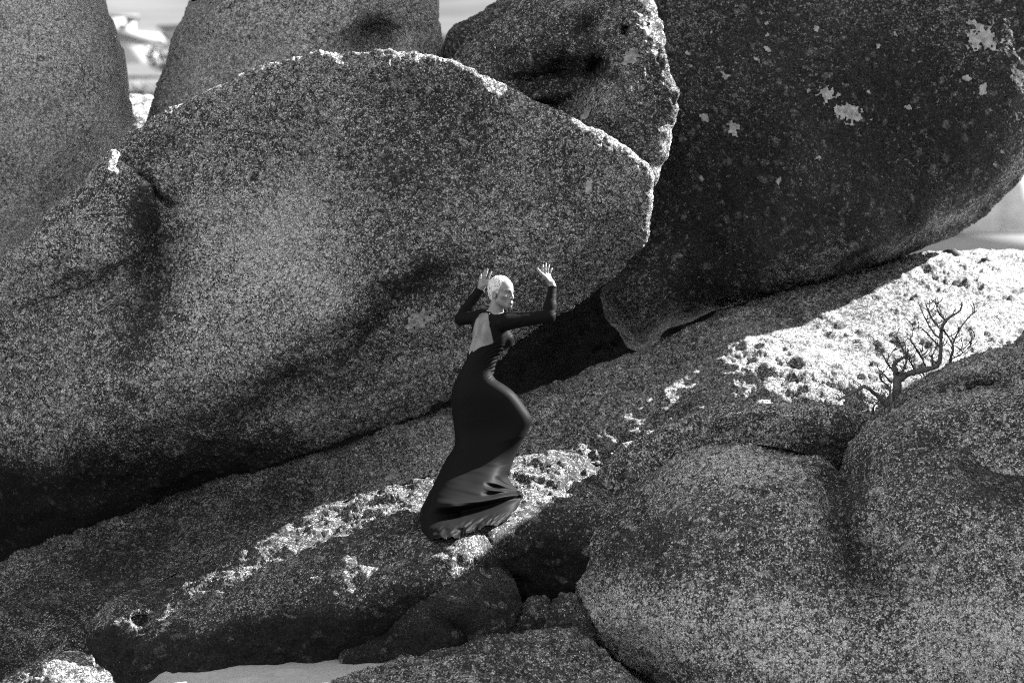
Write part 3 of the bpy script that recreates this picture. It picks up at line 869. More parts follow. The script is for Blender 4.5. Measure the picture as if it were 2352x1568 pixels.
LEAF, _nt, _b = new_mat("far_foliage")
_d, _t, _x = _nt.nodes.new("ShaderNodeBsdfDiffuse"), _nt.nodes.new("ShaderNodeBsdfTranslucent"), _nt.nodes.new("ShaderNodeMixShader")
_d.inputs[0].default_value = _t.inputs[0].default_value = grey(0.22)  # leaf grey paled to stand in for haze
_nt.links.new(_d.outputs[0], _x.inputs[1])
_nt.links.new(_t.outputs[0], _x.inputs[2])
_nt.links.new(_x.outputs[0], _nt.nodes["Material Output"].inputs["Surface"])
BARK = plain("bark", 0.07, 0.9, 0.1, 0.4, 30, 0.5, 60)


def tube(points, radii, seg=7):
    """Vertices and faces of a tube along points."""
    p = np.array([list(q) for q in points], float)
    n = len(p)
    t = np.gradient(p, axis=0)
    t /= np.linalg.norm(t, axis=1, keepdims=True) + 1e-9
    ref = np.array([0.31, 0.93, 0.2])
    a = np.cross(t, ref)
    a /= np.linalg.norm(a, axis=1, keepdims=True) + 1e-9
    b = np.cross(t, a)
    ang = np.linspace(0, 2 * math.pi, seg, endpoint=False)
    r = np.array(radii)[:, None, None]
    v = p[:, None] + r * (a[:, None] * np.cos(ang)[None, :, None] + b[:, None] * np.sin(ang)[None, :, None])
    v = v.reshape(-1, 3)
    k = np.arange(n - 1)[:, None] * seg
    j = np.arange(seg)[None]
    j2 = (j + 1) % seg
    f = np.stack([k + j, k + j2, k + seg + j2, k + seg + j], -1).reshape(-1, 4)
    c0, c1 = len(v), len(v) + 1
    v = np.r_[v, p[:1], p[-1:]]
    jj = np.arange(seg)
    tr = np.r_[np.stack([np.full(seg, c0), (jj + 1) % seg, jj], 1), np.stack([np.full(seg, c1), (n - 1) * seg + jj, (n - 1) * seg + (jj + 1) % seg], 1)]
    return v, f, tr


def far_tree(px, py, y, h, r, label, seed):
    p = W(px, py, y)
    base = float(hill_z(p[0], p[1]))
    e = empty("tree", (p[0], p[1], base))
    tag(e, label, "tree", "trees on the far hillside")
    v, f, t = tube([(0, 0, -.2), (0.05, 0, h * 0.3), (0.0, 0.05, h * 0.8)], [h * .04, h * .03, h * .01])
    mesh_np("trunk", v, f, BARK, e, tris=t)
    rs = np.random.RandomState(seed)
    n = 420
    d = rs.normal(size=(n, 3))
    d /= np.linalg.norm(d, axis=1, keepdims=True)
    rad = 0.55 + 0.45 * rs.rand(n, 1) ** 0.5
    lump = 1 + 0.35 * perlin((d * 1.0).astype(np.float32), 2.2, seed)[:, None]
    c = d * rad * lump * np.array([r, r, h * 0.42]) + np.array([0, 0, h * 0.6])
    s = r * 0.09
    a1 = rs.normal(size=(n, 3)) * s
    a2 = rs.normal(size=(n, 3)) * s
    vv = np.stack([c - a1, c + a2, c + a1, c - a2], 1).reshape(-1, 3)
    mesh_np("crown", vv, np.arange(4 * n).reshape(n, 4), LEAF, e, smooth=False)
    return e


far_tree(380, 112, 215, 3.4, 2.0, "broad haze-pale tree below the white gabled house in the gap", 1)
far_tree(330, 175, 180, 2.2, 1.6, "low round bush-like tree lowest in the bright gap", 2)
far_tree(1040, 66, 190, 2.2, 1.0, "small haze-pale tree beside the narrow house in the upper gap", 3)
far_tree(2345, 572, 96, 1.75, 0.9, "pale bushy tree beside the beach wall beyond the slab's crest", 4)

# a low beach wall and a board fence beyond the slab
e = empty("beach_wall", V(2270, 575, 90))
tag(e, "long pale low wall seen under the overhanging boulder beyond the slab", "wall")
box("wall_face", (0, 0, 0.1), (9, .4, 1.2), plain("wall_plaster", 0.20, 0.9, 0.1, 0.05, 2), e)
box("coping", (0, 0, 0.76), (9.2, .6, .1), plain("wall_coping", 0.17, 0.9, 0.1, 0.05, 2), e)
e = empty("board_fence", V(2270, 545, 97))
tag(e, "tall grey board fence rising behind the pale beach wall", "fence")
for k in range(7):
    box("board", (k * 1.6 - 4.9, 0.02 * (k % 2), 1.0), (1.58, .08, 4.6), FACM, e)

# ------------------------------------------------------------------ the woman
import openvdb as vdb

H = 0.0035
LO = np.array([-0.47, -0.46, 0.86])
HI = np.array([0.36, 0.56, 2.78])
DIMS = np.ceil((HI - LO) / H).astype(int)


class Field:
    def __init__(s, lo, dims, h):
        s.lo, s.h, s.dims = np.array(lo), h, dims
        s.a = np.full(dims, 0.03, np.float32)

    def block(s, lo, hi):
        i0 = np.clip(np.floor((lo - s.lo) / s.h).astype(int), 0, s.dims - 1)
        i1 = np.clip(np.ceil((hi - s.lo) / s.h).astype(int) + 1, 1, s.dims)
        sl = tuple(slice(a, b) for a, b in zip(i0, i1))
        ax = [np.arange(a, b) * s.h + o for a, b, o in zip(i0, i1, s.lo)]
        G = np.stack(np.meshgrid(*ax, indexing='ij'), -1).astype(np.float32)
        return sl, G

    def add(s, prim, sub=False):
        f, lo, hi, k = prim
        sl, G = s.block(np.array(lo) - k - 0.03, np.array(hi) + k + 0.03)
        if min(G.shape[:3]) < 1:
            return
        d = f(G.reshape(-1, 3)).reshape(G.shape[:3]).astype(np.float32)
        a = s.a[sl]
        if sub:
            d = -d
            h = np.clip(0.5 - 0.5 * (a - d) / k, 0, 1)
            s.a[sl] = a * (1 - h) + d * h + k * h * (1 - h)
        else:
            h = np.clip(0.5 + 0.5 * (d - a) / k, 0, 1)
            s.a[sl] = np.minimum(d * (1 - h) + a * h - k * h * (1 - h), 0.03)

    def mesh(s):
        a = np.clip(s.a, -0.03, 0.03)
        g = vdb.FloatGrid(0.03)
        g.copyFromArray(a)
        p, q = g.convertToQuads(0.0)
        v, q = p.astype(np.float64) * s.h + s.lo, q.astype(np.int64)
        c = v.mean(0)
        vol = (np.cross(v[q[:, 1]] - v[q[:, 0]], v[q[:, 2]] - v[q[:, 0]]) * (v[q[:, 0]] - c)).sum()
        return v, (q if vol > 0 else q[:, ::-1].copy())


def cap(a, b, ra, rb, k=0.02):
    a, b = np.array(a, np.float32), np.array(b, np.float32)
    ba = b - a
    L = float(ba @ ba) + 1e-9

    def f(P):
        t = np.clip((P - a) @ ba / L, 0, 1)
        return np.linalg.norm(P - a - t[:, None] * ba, axis=1) - (ra + (rb - ra) * t)
    r = max(ra, rb)
    return f, np.minimum(a, b) - r, np.maximum(a, b) + r, k


def ell(c, rad, M=None, k=0.02):
    c = np.array(c, np.float32)
    M = np.eye(3) if M is None else np.array(M)
    M = M.astype(np.float32)
    rad = np.array(rad, np.float32)

    def f(P):
        q = (P - c) @ M
        k0 = np.linalg.norm(q / rad, axis=1) + 1e-6
        k1 = np.linalg.norm(q / rad ** 2, axis=1) + 1e-6
        return k0 * (k0 - 1) / k1
    r = rad.max()
    return f, c - r, c + r, k


def frame(f, up):
    """Columns right, forward, up."""
    f = np.array(f, float)
    f /= np.linalg.norm(f)
    u = np.array(up, float)
    u -= f * (u @ f)
    u /= np.linalg.norm(u)
    return np.stack([np.cross(f, u), f, u], 1)


P3 = lambda px, py, y: W(px, py, y)
torso_dir = P3(1138, 725, 0.0) - P3(1094, 850, 0.0)
MT = frame((0.9, 0.43, 0), torso_dir)
MP = frame((0.85, 0.5, 0), (0.15, 0, 1))
prims = {"torso": [], "arm": [], "hand": [], "head": [], "leg": []}
T = prims["torso"]
T += [ell(P3(1096, 862, 0.0), (0.118, 0.098, 0.12), MT, 0.04), ell(P3(1090, 905, 0.03), (0.125, 0.10, 0.12), MP, 0.05), ell(P3(1108, 815, 0.0), (0.118, 0.088, 0.13), MT, 0.05),
      ell(P3(1127, 768, 0.0), (0.142, 0.100, 0.15), MT, 0.05)]
cen = P3(1127, 768, 0.0)
T += [ell(cen + MT @ np.array([0.055, 0.085, -0.02]), (0.058, 0.05, 0.055), MT, 0.03), ell(cen + MT @ np.array([-0.055, 0.085, -0.02]), (0.058, 0.05, 0.055), MT, 0.03)]
T += [cap(P3(1138, 728, 0.0), P3(1158, 738, -0.135), 0.050, 0.050, 0.04), cap(P3(1136, 728, 0.0), P3(1114, 726, 0.13), 0.050, 0.048, 0.04)]
# shoulder blades and buttocks
T += [ell(cen + MT @ np.array([0.072, -0.074, 0.035]), (0.038, 0.026, 0.065), MT, 0.03), ell(cen + MT @ np.array([-0.072, -0.074, 0.035]), (0.038, 0.026, 0.065), MT, 0.03)]
T += [ell(P3(1082, 905, 0.03), (0.08, 0.075, 0.09), MP, 0.05)]
spine = [cap(cen + MT @ np.array([0, -0.118, 0.10]), cen + MT @ np.array([0, -0.115, -0.03]), 0.012, 0.014, 0.022), cap(cen + MT @ np.array([0, -0.115, -0.03]), P3(1108, 815, 0.0) + MT @ np.array([0, -0.103, -0.03]), 0.014, 0.014, 0.022)]
A = prims["arm"]
rs_, re_, rw_ = P3(1162, 739, -0.145), P3(1261, 727, -0.115), P3(1269.5, 659, -0.035)
ls_, le_, lw_ = P3(1113, 727, 0.145), P3(1059, 732, 0.33), P3(1104, 663, 0.31)
A += [cap(rs_, re_, 0.049, 0.037, 0.03), cap(re_, re_ + (rw_ - re_) * 0.35, 0.036, 0.036, 0.02), cap(re_ + (rw_ - re_) * 0.3, rw_, 0.036, 0.0225, 0.02)]
A += [cap(ls_, le_, 0.047, 0.036, 0.03), cap(le_, le_ + (lw_ - le_) * 0.35, 0.035, 0.036, 0.02), cap(le_ + (lw_ - le_) * 0.3, lw_, 0.036, 0.023, 0.02)]
Hn = prims["hand"]


def finger(pts, r0, r1, k=0.004):
    n = len(pts) - 1
    for j in range(n):
        Hn.append(cap(P3(*pts[j]), P3(*pts[j + 1]), r0 + (r1 - r0) * j / n, r0 + (r1 - r0) * (j + 1) / n, k))


# her right hand: wrist bent back, fingers spread upwards
Hn.append(cap(rw_, P3(1267, 650, -0.028), 0.0225, 0.022, 0.012))
for kx, ky, kyy in ((1247.5, 633, -0.028), (1252, 630, -0.018), (1257, 629.5, -0.006), (1261.5, 632, 0.008)):
    Hn.append(cap(P3(1266, 651, -0.025), P3(kx, ky, kyy), 0.017, 0.0108, 0.012))
finger([(1247.5, 633, -0.028), (1246.0, 622, -0.030), (1246.2, 614, -0.026), (1247.2, 608.5, -0.020)], 0.0092, 0.0066)
finger([(1252, 630, -0.018), (1252, 619, -0.022), (1252.8, 611, -0.018), (1254.2, 605.5, -0.010)], 0.0095, 0.0066)
finger([(1257, 629.5, -0.006), (1258, 620, -0.010), (1259.5, 613.5, -0.006), (1261.8, 609, 0.0)], 0.0092, 0.0064)
finger([(1261.5, 632, 0.008), (1264, 624.5, 0.006), (1266, 619.5, 0.010), (1268, 616.5, 0.016)], 0.0082, 0.0058)
finger([(1262, 648, -0.040), (1253, 637, -0.056), (1243.5, 628.5, -0.062), (1237.5, 621.5, -0.060), (1234.5, 616.5, -0.056)], 0.0135, 0.0068, 0.008)
# her left hand behind the head
Hn.append(cap(lw_, P3(1106, 657, 0.305), 0.023, 0.024, 0.012))
for kx, ky, kyy in ((1101.8, 647, 0.300), (1107.5, 644.5, 0.290), (1113.5, 644, 0.288), (1119.5, 646, 0.292)):
    Hn.append(cap(P3(1107, 658, 0.305), P3(kx, ky, kyy), 0.018, 0.0112, 0.012))
finger([(1101.8, 647, 0.300), (1102.3, 640, 0.296), (1103.6, 634.5, 0.298), (1104.8, 630.5, 0.303)], 0.0085, 0.0060)
finger([(1107.5, 644.5, 0.290), (1109.0, 635.5, 0.284), (1111.2, 628, 0.286), (1113.6, 621.8, 0.292)], 0.0095, 0.0066)
finger([(1113.5, 644, 0.288), (1115.4, 634, 0.281), (1117.6, 626, 0.284), (1120, 619, 0.290)], 0.0098, 0.0068)
finger([(1119.5, 646, 0.292), (1122.6, 637, 0.287), (1125.6, 630, 0.290), (1128.8, 624.6, 0.296)], 0.0095, 0.0066)
finger([(1111, 656, 0.285), (1120, 651, 0.272), (1127, 645, 0.268), (1131, 640, 0.270)], 0.013, 0.0072, 0.008)
Lg = prims["leg"]
Lg += [cap(P3(1105, 918, 0.0), P3(1184, 970, 0.01), 0.082, 0.052, 0.04), cap(P3(1184, 970, 0.01), P3(1150, 1108, 0.06), 0.050, 0.032, 0.03), cap(P3(1150, 1116, 0.06), P3(1172, 1130, 0.05), 0.032, 0.022, 0.02)]
Lg += [cap(P3(1076, 915, 0.07), P3(1085, 1030, 0.07), 0.085, 0.054, 0.04), cap(P3(1085, 1030, 0.07), P3(1012, 1150, 0.0), 0.052, 0.034, 0.03), cap(P3(1012, 1155, 0.0), P3(1036, 1176, -0.06), 0.034, 0.022, 0.02)]
# head
HC = P3(1151, 671, -0.01)
MH = frame((0.79, -0.61, -0.02), (0.0, 0.0, 1))
HS = 0.9


def hp(x, y, z):
    return HC + MH @ (np.array([x, y, z]) * HS)


def hcap(a, b, ra, rb, k):
    return cap(hp(*a), hp(*b), ra * HS, rb * HS, k * HS)


def hell(c, r, k, M=None):
    return ell(hp(*c), np.array(r) * HS, MH if M is None else M, k * HS)


Hd = prims["head"]
Hd += [cap(P3(1138.5, 722, 0.0), P3(1142, 690, 0.005), 0.050, 0.043, 0.02)]
Hd += [hell((0, -0.012, 0.035), (0.073, 0.091, 0.083), 0.02), hell((0, 0.034, -0.028), (0.060, 0.060, 0.080), 0.03), hell((0, 0.045, 0.040), (0.058, 0.050, 0.050), 0.03),
       hcap((0.050, 0.012, -0.068), (0.016, 0.072, -0.104), 0.017, 0.014, 0.025), hcap((-0.050, 0.012, -0.068), (-0.016, 0.072, -0.104), 0.017, 0.014, 0.025),
       hell((0, 0.078, -0.103), (0.022, 0.018, 0.017), 0.02)]
for sx in (1, -1):
    Hd += [hell((sx * 0.045, 0.060, -0.028), (0.022, 0.020, 0.016), 0.02), hcap((sx * 0.012, 0.093, 0.012), (sx * 0.046, 0.074, 0.012), 0.008, 0.007, 0.014)]
Hd += [hcap((0, 0.094, 0.006), (0, 0.113, -0.042), 0.0065, 0.0095, 0.010), hell((0, 0.112, -0.046), (0.010, 0.010, 0.008), 0.006), hell((0.011, 0.103, -0.049), (0.008, 0.010, 0.007), 0.006), hell((-0.011, 0.103, -0.049), (0.008, 0.010, 0.007), 0.006),
       hell((0, 0.088, -0.078), (0.028, 0.016, 0.022), 0.012), hell((0, 0.103, -0.0735), (0.021, 0.009, 0.0062), 0.004), hell((0, 0.102, -0.0845), (0.018, 0.010, 0.0072), 0.004)]
sock = [hell((sx * 0.031, 0.096, -0.010), (0.0165, 0.014, 0.0105), 0.012) for sx in (1, -1)]
slit = [hcap((-0.022, 0.108, -0.0785), (0.022, 0.108, -0.0785), 0.0022, 0.0022, 0.003)]
nostril = [hell((sx * 0.0065, 0.106, -0.0545), (0.0042, 0.005, 0.003), 0.003) for sx in (1, -1)]
ear = []
conch = []
for sx in (1, -1):
    ear += [hell((sx * 0.072, -0.012, -0.022), (0.010, 0.019, 0.031), 0.008)]
    conch += [hell((sx * 0.083, -0.008, -0.020), (0.008, 0.011, 0.019), 0.006)]

fld = Field(LO, DIMS, H)
for g in ("torso", "leg", "head", "arm"):
    for p in prims[g]:
        fld.add(p)
for p in spine:
    fld.add(p, True)
for p in ear:
    fld.add(p)
for p in sock + slit + nostril + conch:
    fld.add(p, True)
for sx in (1, -1):                                        # eyelids
    fld.add(hcap((sx * 0.018, 0.0885, -0.0065), (sx * 0.031, 0.0885, -0.0025), 0.0042, 0.0048, 0.003))
    fld.add(hcap((sx * 0.031, 0.0885, -0.0025), (sx * 0.046, 0.078, -0.0065), 0.0048, 0.0042, 0.003))
    fld.add(hcap((sx * 0.018, 0.088, -0.0165), (sx * 0.044, 0.078, -0.0165), 0.0032, 0.003, 0.003))
for p in Hn:
    fld.add(p)
BV, BF = fld.mesh()
for _ in range(2):                                        # light smoothing
    acc = np.zeros_like(BV)
    cnt = np.zeros(len(BV))
    for k in range(4):
        for j in (1, 3):
            for c in range(3):
                acc[:, c] += np.bincount(BF[:, k], BV[BF[:, (k + j) % 4], c], len(BV))
            cnt += np.bincount(BF[:, k], minlength=len(BV))
    BV = 0.5 * BV + 0.5 * acc / cnt[:, None]
BN = normals_of(BV, BF)

# painted features: brows, lashes, lips
loc = ((BV - HC) @ MH) / HS
tone = np.ones(len(BV))
ax = np.abs(loc[:, 0])
front = loc[:, 1] > 0.055
brow_c = 0.0125 + 0.10 * np.clip(ax - 0.012, 0, 0.03) - 0.25 * np.clip(ax - 0.038, 0, 0.02)
brow = np.exp(-((loc[:, 2] - brow_c) / 0.0040) ** 2) * (ax > 0.010) * (ax < 0.052) * front
tone -= 0.62 * brow
lid = np.exp(-(((ax - 0.032) / 0.020) ** 2 + ((loc[:, 2] + 0.006) / 0.0085) ** 2) ** 1.5) * front
tone -= 0.60 * lid
lips = np.exp(-((loc[:, 0] / 0.0235) ** 2 + ((loc[:, 2] + 0.079) / 0.011) ** 2) ** 2.0) * (loc[:, 1] > 0.085)
tone -= 0.60 * lips
nos = np.exp(-(((ax - 0.007) / 0.005) ** 2 + ((loc[:, 2] + 0.0545) / 0.004) ** 2)) * (loc[:, 1] > 0.09)
tone -= 0.7 * nos

skin, nt, b = new_mat("skin")
a_ = nt.nodes.new("ShaderNodeAttribute")
a_.attribute_name = "tone"
mm = nt.nodes.new("ShaderNodeMath")
mm.operation = 'MULTIPLY'
mm.inputs[1].default_value = SKIN_V
nt.links.new(a_.outputs["Fac"], mm.inputs[0])
cc = nt.nodes.new("ShaderNodeCombineColor")
for k in range(3):
    nt.links.new(mm.outputs[0], cc.inputs[k])
nt.links.new(cc.outputs[0], b.inputs["Base Color"])
b.inputs["Roughness"].default_value = 0.42
b.inputs["Specular IOR Level"].default_value = 0.45

person = empty("person", P3(1090, 1215, -0.2))
tag(person, "woman with cropped blonde hair in a long black open-backed gown, arms raised, on the ledge", "person")


def attach(o, parent=None):
    parent = parent or person
    o.parent = parent
    o.matrix_parent_inverse = Matrix.Translation(-person.location)
    return o


body = attach(mesh_np("body", BV, BF, skin, attrs={"tone": np.clip(tone, 0.05, 1)}))
EYEW, EYED = plain("eye_white", 0.30, 0.2, 0.5), plain("eye_iris", 0.015, 0.1, 0.6)
for sx in (1, -1):
    import bmesh
    for nm, c, r, m in (("eye", (sx * 0.031, 0.078, -0.0115), 0.0115, EYEW), ("iris", (sx * 0.031 - 0.001, 0.0838, -0.0105), 0.0066, EYED)):
        me = bpy.data.meshes.new(nm)
        bm = bmesh.new()
        bmesh.ops.create_uvsphere(bm, u_segments=16, v_segments=10, radius=r * HS)
        for f in bm.faces:
            f.smooth = True
        bm.to_mesh(me)
        bm.free()
        me.materials.append(m)
        o = bpy.data.objects.new(nm, me)
        o.location = hp(*c)
        COL.objects.link(o)
        if nm == "eye":
            eye = attach(o)
        else:
            o.parent = eye
            o.matrix_parent_inverse = Matrix.Translation(-Vector(hp(sx * 0.031, 0.078, -0.0115)))

# cropped curly hair
hh = 0.0028
hlo = HC - 0.14
hf = Field(hlo, np.array([int(0.28 / hh)] * 3), hh)
hf.add(hell((0, -0.014, 0.037), (0.080, 0.096, 0.088), 0.01))
hf.add(hell((0, -0.045, -0.015), (0.062, 0.056, 0.060), 0.02))
sl, G = hf.block(hlo, hlo + 0.28)
g = ((G.reshape(-1, 3) - HC) @ MH) / HS
line = 0.070 - 0.0 * g[:, 0] - 0.62 * np.clip(0.052 - g[:, 2], 0, 0.2) - 3.0 * np.clip(np.abs(g[:, 0]) - 0.05, 0, 1) * 0.3 - 0.9 * np.clip(-0.002 - g[:, 2], 0, 1)
nzg = perlin(G.reshape(-1, 3), 75, 3)
cut = (g[:, 1] - line) * HS + 0.005 * nzg
earcut = 0.026 - np.linalg.norm((g - np.array([0, -0.010, -0.024])) * np.array([0.0, 1, 0.8]), axis=1)
earcut = np.where(np.abs(g[:, 0]) > 0.045, earcut, -1)
d = np.maximum(hf.a.reshape(-1), cut)
d = np.maximum(d, earcut * HS)
d = np.maximum(d, (-0.072 - g[:, 2]) * HS)
q = (G.reshape(-1, 3)).astype(np.float32)
curl = np.abs(perlin(q, 95, 8)) * 0.010 + perlin(q, 170, 9) * 0.003
hf.a = np.clip(d + np.where(d < 0.02, curl - 0.004, 0), -0.03, 0.03).reshape(hf.a.shape).astype(np.float32)
HV, HF = hf.mesh()
attach(mesh_np("hair", HV, HF, plain("blonde_hair", 0.62, 0.5, 0.4, 0.55, 75, 0.6, 260)))

# ---- the gown: bodice and sleeves follow the body, the skirt is draped
DR, nt, b = new_mat("black_jersey")
b.inputs["Base Color"].default_value = grey(0.0075)
b.inputs["Roughness"].default_value = 0.55
b.inputs["Specular IOR Level"].default_value = 0.02
b.inputs["Sheen Weight"].default_value = 0.0
b.inputs["Sheen Roughness"].default_value = 0.4


def gd(group):
    d = np.full(len(BV), 9.0)
    for f, lo, hi, k in prims[group]:
        d = np.minimum(d, f(BV.astype(np.float32)))
    return d


px_, py_ = to_px(BV)
dt, da, dh, dd_ = gd("torso"), gd("arm"), gd("hand"), gd("head")
cloth = (np.minimum(dt, da) < np.minimum(dh, dd_ - 0.004)) & (py_ < 872)
back = np.array([(1119, 719.5), (1122.5, 723), (1123, 742), (1126, 757), (1131.5, 778), (1132, 786), (1122, 791), (1106, 796), (1094, 803), (1080.5, 813.5), (1077, 809), (1080, 790), (1084.5, 768), (1091, 741), (1097, 729), (1106, 719.5)])
hole = inside(spline(back, 4), px_, py_) & (BN[:, 1] < 0.45) & (dt < da + 0.012)
neck = ((px_ - 1143) / 17.5) ** 2 + ((py_ - 712) / 11.5) ** 2 < 1
cloth &= ~hole & ~neck
fk = cloth[BF].all(1)
us, inv = np.unique(BF[fk].ravel(), return_inverse=True)
wr = 0.0028 * fbm(np.stack([BV[us, 0] * 0.7 + BV[us, 2] * 0.7, BV[us, 1] * 0.6, BV[us, 2] - BV[us, 0]], 1).astype(np.float32), np.array([14, 14, 60]), 31, 2)
ruch = np.sin((py_[us] + 0.45 * (px_[us] - 1120)) * 0.75 + 2.5 * np.sin(px_[us] * 0.09)) * 0.0035 * sstep(785, 805, py_[us]) * sstep(1108, 1124, px_[us])
DV = BV[us] + BN[us] * (0.0055 + wr + ruch)[:, None]
DF = inv.reshape(-1, 4)

LR = np.array([(1082, 806, 1150, 800), (1066, 835, 1136, 832), (1052, 862, 1130, 852), (1041, 888, 1138, 870), (1036, 915, 1159, 884), (1038, 945, 1181, 901), (1042, 975, 1205, 932), (1045, 1000, 1222, 962), (1043, 1025, 1214, 987), (1024, 1055, 1199, 1014),
               (1007, 1088, 1184, 1044), (991, 1122, 1173, 1076), (976, 1150, 1167, 1096), (966, 1170, 1185, 1120), (965, 1188, 1204, 1135), (967, 1205, 1201, 1155), (970, 1220, 1190, 1176), (980, 1232, 1172, 1196)], float)
dep = np.array([(-.105, .10), (-.105, .10), (-.115, .12), (-.145, .15), (-.165, .17), (-.170, .17), (-.165, .16), (-.160, .15), (-.165, .15), (-.190, .15), (-.260, .15), (-.370, .15), (-.470, .16), (-.525, .17), (-.530, .18), (-.555, .20), (-.690, .22), (-.830, .24)])
NU, NVr = 210, 330
rows = spline(np.c_[LR, dep], 30, closed=False)
tt = np.linspace(0, len(rows) - 1, NVr)
rows = np.stack([np.interp(tt, np.arange(len(rows)), rows[:, k]) for k in range(6)], 1)
lev = tt / tt[-1]
sv = np.r_[(1 - np.cos(np.linspace(0, math.pi, NU))) / 2, ((1 + np.cos(np.linspace(0, math.pi, NU))) / 2)[1:-1]]
isf = np.r_[np.ones(NU, bool), np.zeros(NU - 2, bool)]
Sx = rows[:, 0:1] * (1 - sv) + rows[:, 2:3] * sv
Sy = rows[:, 1:2] * (1 - sv) + rows[:, 3:4] * sv
prof = (1 - np.abs(2 * sv - 1)[None] ** np.interp(lev, [0, .2, .45, .6, 1], [2.3, 2.8, 3.6, 3.4, 4.5])[:, None]) ** 0.5
ysil = np.interp(lev, [0, .5, .75, 1], [0.0, -0.02, -0.12, -0.42])[:, None]
Dy = np.where(isf[None], ysil + (rows[:, 4:5] - ysil) * prof, ysil + (rows[:, 5:6] - ysil) * prof)
Dy = Dy + np.interp(lev, [0, .2, .3, .5, .62, .8, 1], [0, -.10, -.14, -.10, .20, .36, .42])[:, None] * (sv - 0.5)[None]
# keep the hem's middle on the rock: sag of the lower edge
sag = np.where(isf[None], 1.0, 0.0) * sstep(0.93, 1.0, lev)[:, None] * 14 * np.exp(-((sv - 0.33) / 0.3) ** 2)[None]
Sy = Sy + sag + sstep(0.95, 1.0, lev)[:, None] * (7.0 * fbm(np.stack([sv * 9, 0 * sv, 0 * sv], 1).astype(np.float32), 1.0, 91, 3))[None]
folds = [([(1136, 1097), (1148, 1106), (1162, 1114), (1190, 1126)], 5.0, 0.050), ([(1112, 1110), (1126, 1116), (1145, 1120), (1185, 1128)], 5.0, 0.055), ([(1106, 1134), (1126, 1135), (1150, 1132), (1188, 1129)], 4.6, 0.045),
         ([(1134, 1108), (1150, 1113.5), (1170, 1120), (1196, 1130)], 3.0, -0.018), ([(1112, 1121), (1126, 1125), (1145, 1126.5), (1190, 1130)], 3.0, -0.018),
         ([(980, 1156), (1045, 1155), (1113, 1150), (1165, 1138), (1198, 1132)], 7.0, -0.035), ([(985, 1165), (1045, 1164), (1100, 1158), (1160, 1143), (1196, 1135)], 5.0, -0.030),
         ([(985, 1182), (1040, 1180), (1080, 1170), (1140, 1154), (1188, 1140)], 9.0, 0.075), ([(985, 1190), (1020, 1189), (1050, 1182)], 7.0, 0.05)]
fold = np.zeros(Sx.shape)
for kf, (pts, wd, am) in enumerate(folds):
    dl = poly_dist(spline(pts, 6, closed=False), Sx, Sy, closed=False)
    taper = sstep(pts[0][0] - 4, pts[0][0] + (30 if kf < 5 else 60), Sx)
    fold += am * np.exp(-(dl / wd) ** 2) * taper
# crumpled hem
hem = sstep(0.90, 0.955, lev)[:, None] * np.ones_like(Sx)
qq = np.stack([(Sx + Sy * 1.2) * 0.026, (Sy - Sx * 0.35) * 0.014, 0 * Sx], -1).reshape(-1, 3)
cr = fbm(qq, 1.4, 55, 3).reshape(Sx.shape)
fold += hem * (0.045 * (np.abs(cr) - 0.2))
# ruching of the bodice below the bust and taut diagonal pulls
fold += 0.004 * np.sin((Sy + 0.45 * (Sx - 1120)) * 0.75 + 2.5 * np.sin(Sx * 0.09)) * sstep(880, 850, Sy) * sstep(1104, 1122, Sx)
fold += 0.006 * fbm(np.stack([(Sx + Sy) * 0.01, (Sy - Sx * 0.2) * 0.05, 0 * Sx], -1).reshape(-1, 3), 1.0, 77, 2).reshape(Sx.shape) * sstep(1040, 1090, Sy)
Dy = Dy + np.where(isf[None], fold * np.clip(prof * 2.2, 0, 1), 0)
GK, _ = surf("K", Sx, Sy)                                 # the hem rests on the ledge
yk = GK[..., 1]
Dy = np.where(np.isfinite(yk), np.minimum(Dy, yk - np.where(isf[None], 0.02, 0.008)), Dy)
SV = W(Sx, Sy, Dy).reshape(-1, 3)
# the part of the hem that reaches the rock rests on it
M_ = len(sv)
k0 = np.arange(NVr - 1)[:, None] * M_
j0 = np.arange(M_)[None]
j1 = (j0 + 1) % M_
SF = np.stack([k0 + j0, k0 + M_ + j0, k0 + M_ + j1, k0 + j1], -1).reshape(-1, 4)
dress = attach(mesh_np("gown", np.r_[DV, SV], np.r_[DF, SF + len(DV)], DR))
me = bpy.data.meshes.new("button")
bm = bmesh.new()
bmesh.ops.create_uvsphere(bm, u_segments=10, v_segments=6, radius=0.006)
bm.to_mesh(me)
bm.free()
me.materials.append(plain("pearl_button", 0.7, 0.2, 0.6))
o = bpy.data.objects.new("button", me)
o.location = P3(1125.5, 721, -0.075)
COL.objects.link(o)
attach(o)

# ------------------------------------------------------------------ the dead shrub
SHRUB = plain("dead_wood", 0.10, 0.9, 0.2, 0.4, 60, 0.5, 90)
shrub = empty("dead_shrub", V(2064, 930, 0.8))
tag(shrub, "bare dead shrub with crooked grey branches against the sunlit slab", "shrub")


def C4(p):
    return 1929.4 + p[0] * 0.21088, 643.1 + p[1] * 0.21088


def limb(name, pts, r0, r1, y0, y1, seed, parent=shrub):
    sp = spline([C4(p) for p in pts], 6, closed=False)
    n = len(sp)
    rs = np.random.RandomState(seed)
    t = np.linspace(0, 1, n)
    sp = sp + rs.normal(size=sp.shape) * 0.35
    yy = y0 + (y1 - y0) * t + 0.03 * np.sin(t * 7 + seed)
    P_ = W(sp[:, 0], sp[:, 1], yy)
    v, f, tr = tube(P_, 1.3 * (r0 + (r1 - r0) * t) * (1 + 0.12 * rs.normal(size=n)), 7)
    o = mesh_np(name, v, f, SHRUB, tris=tr)
    o.parent = parent
    o.matrix_parent_inverse = Matrix.Translation(-shrub.location)
    return o


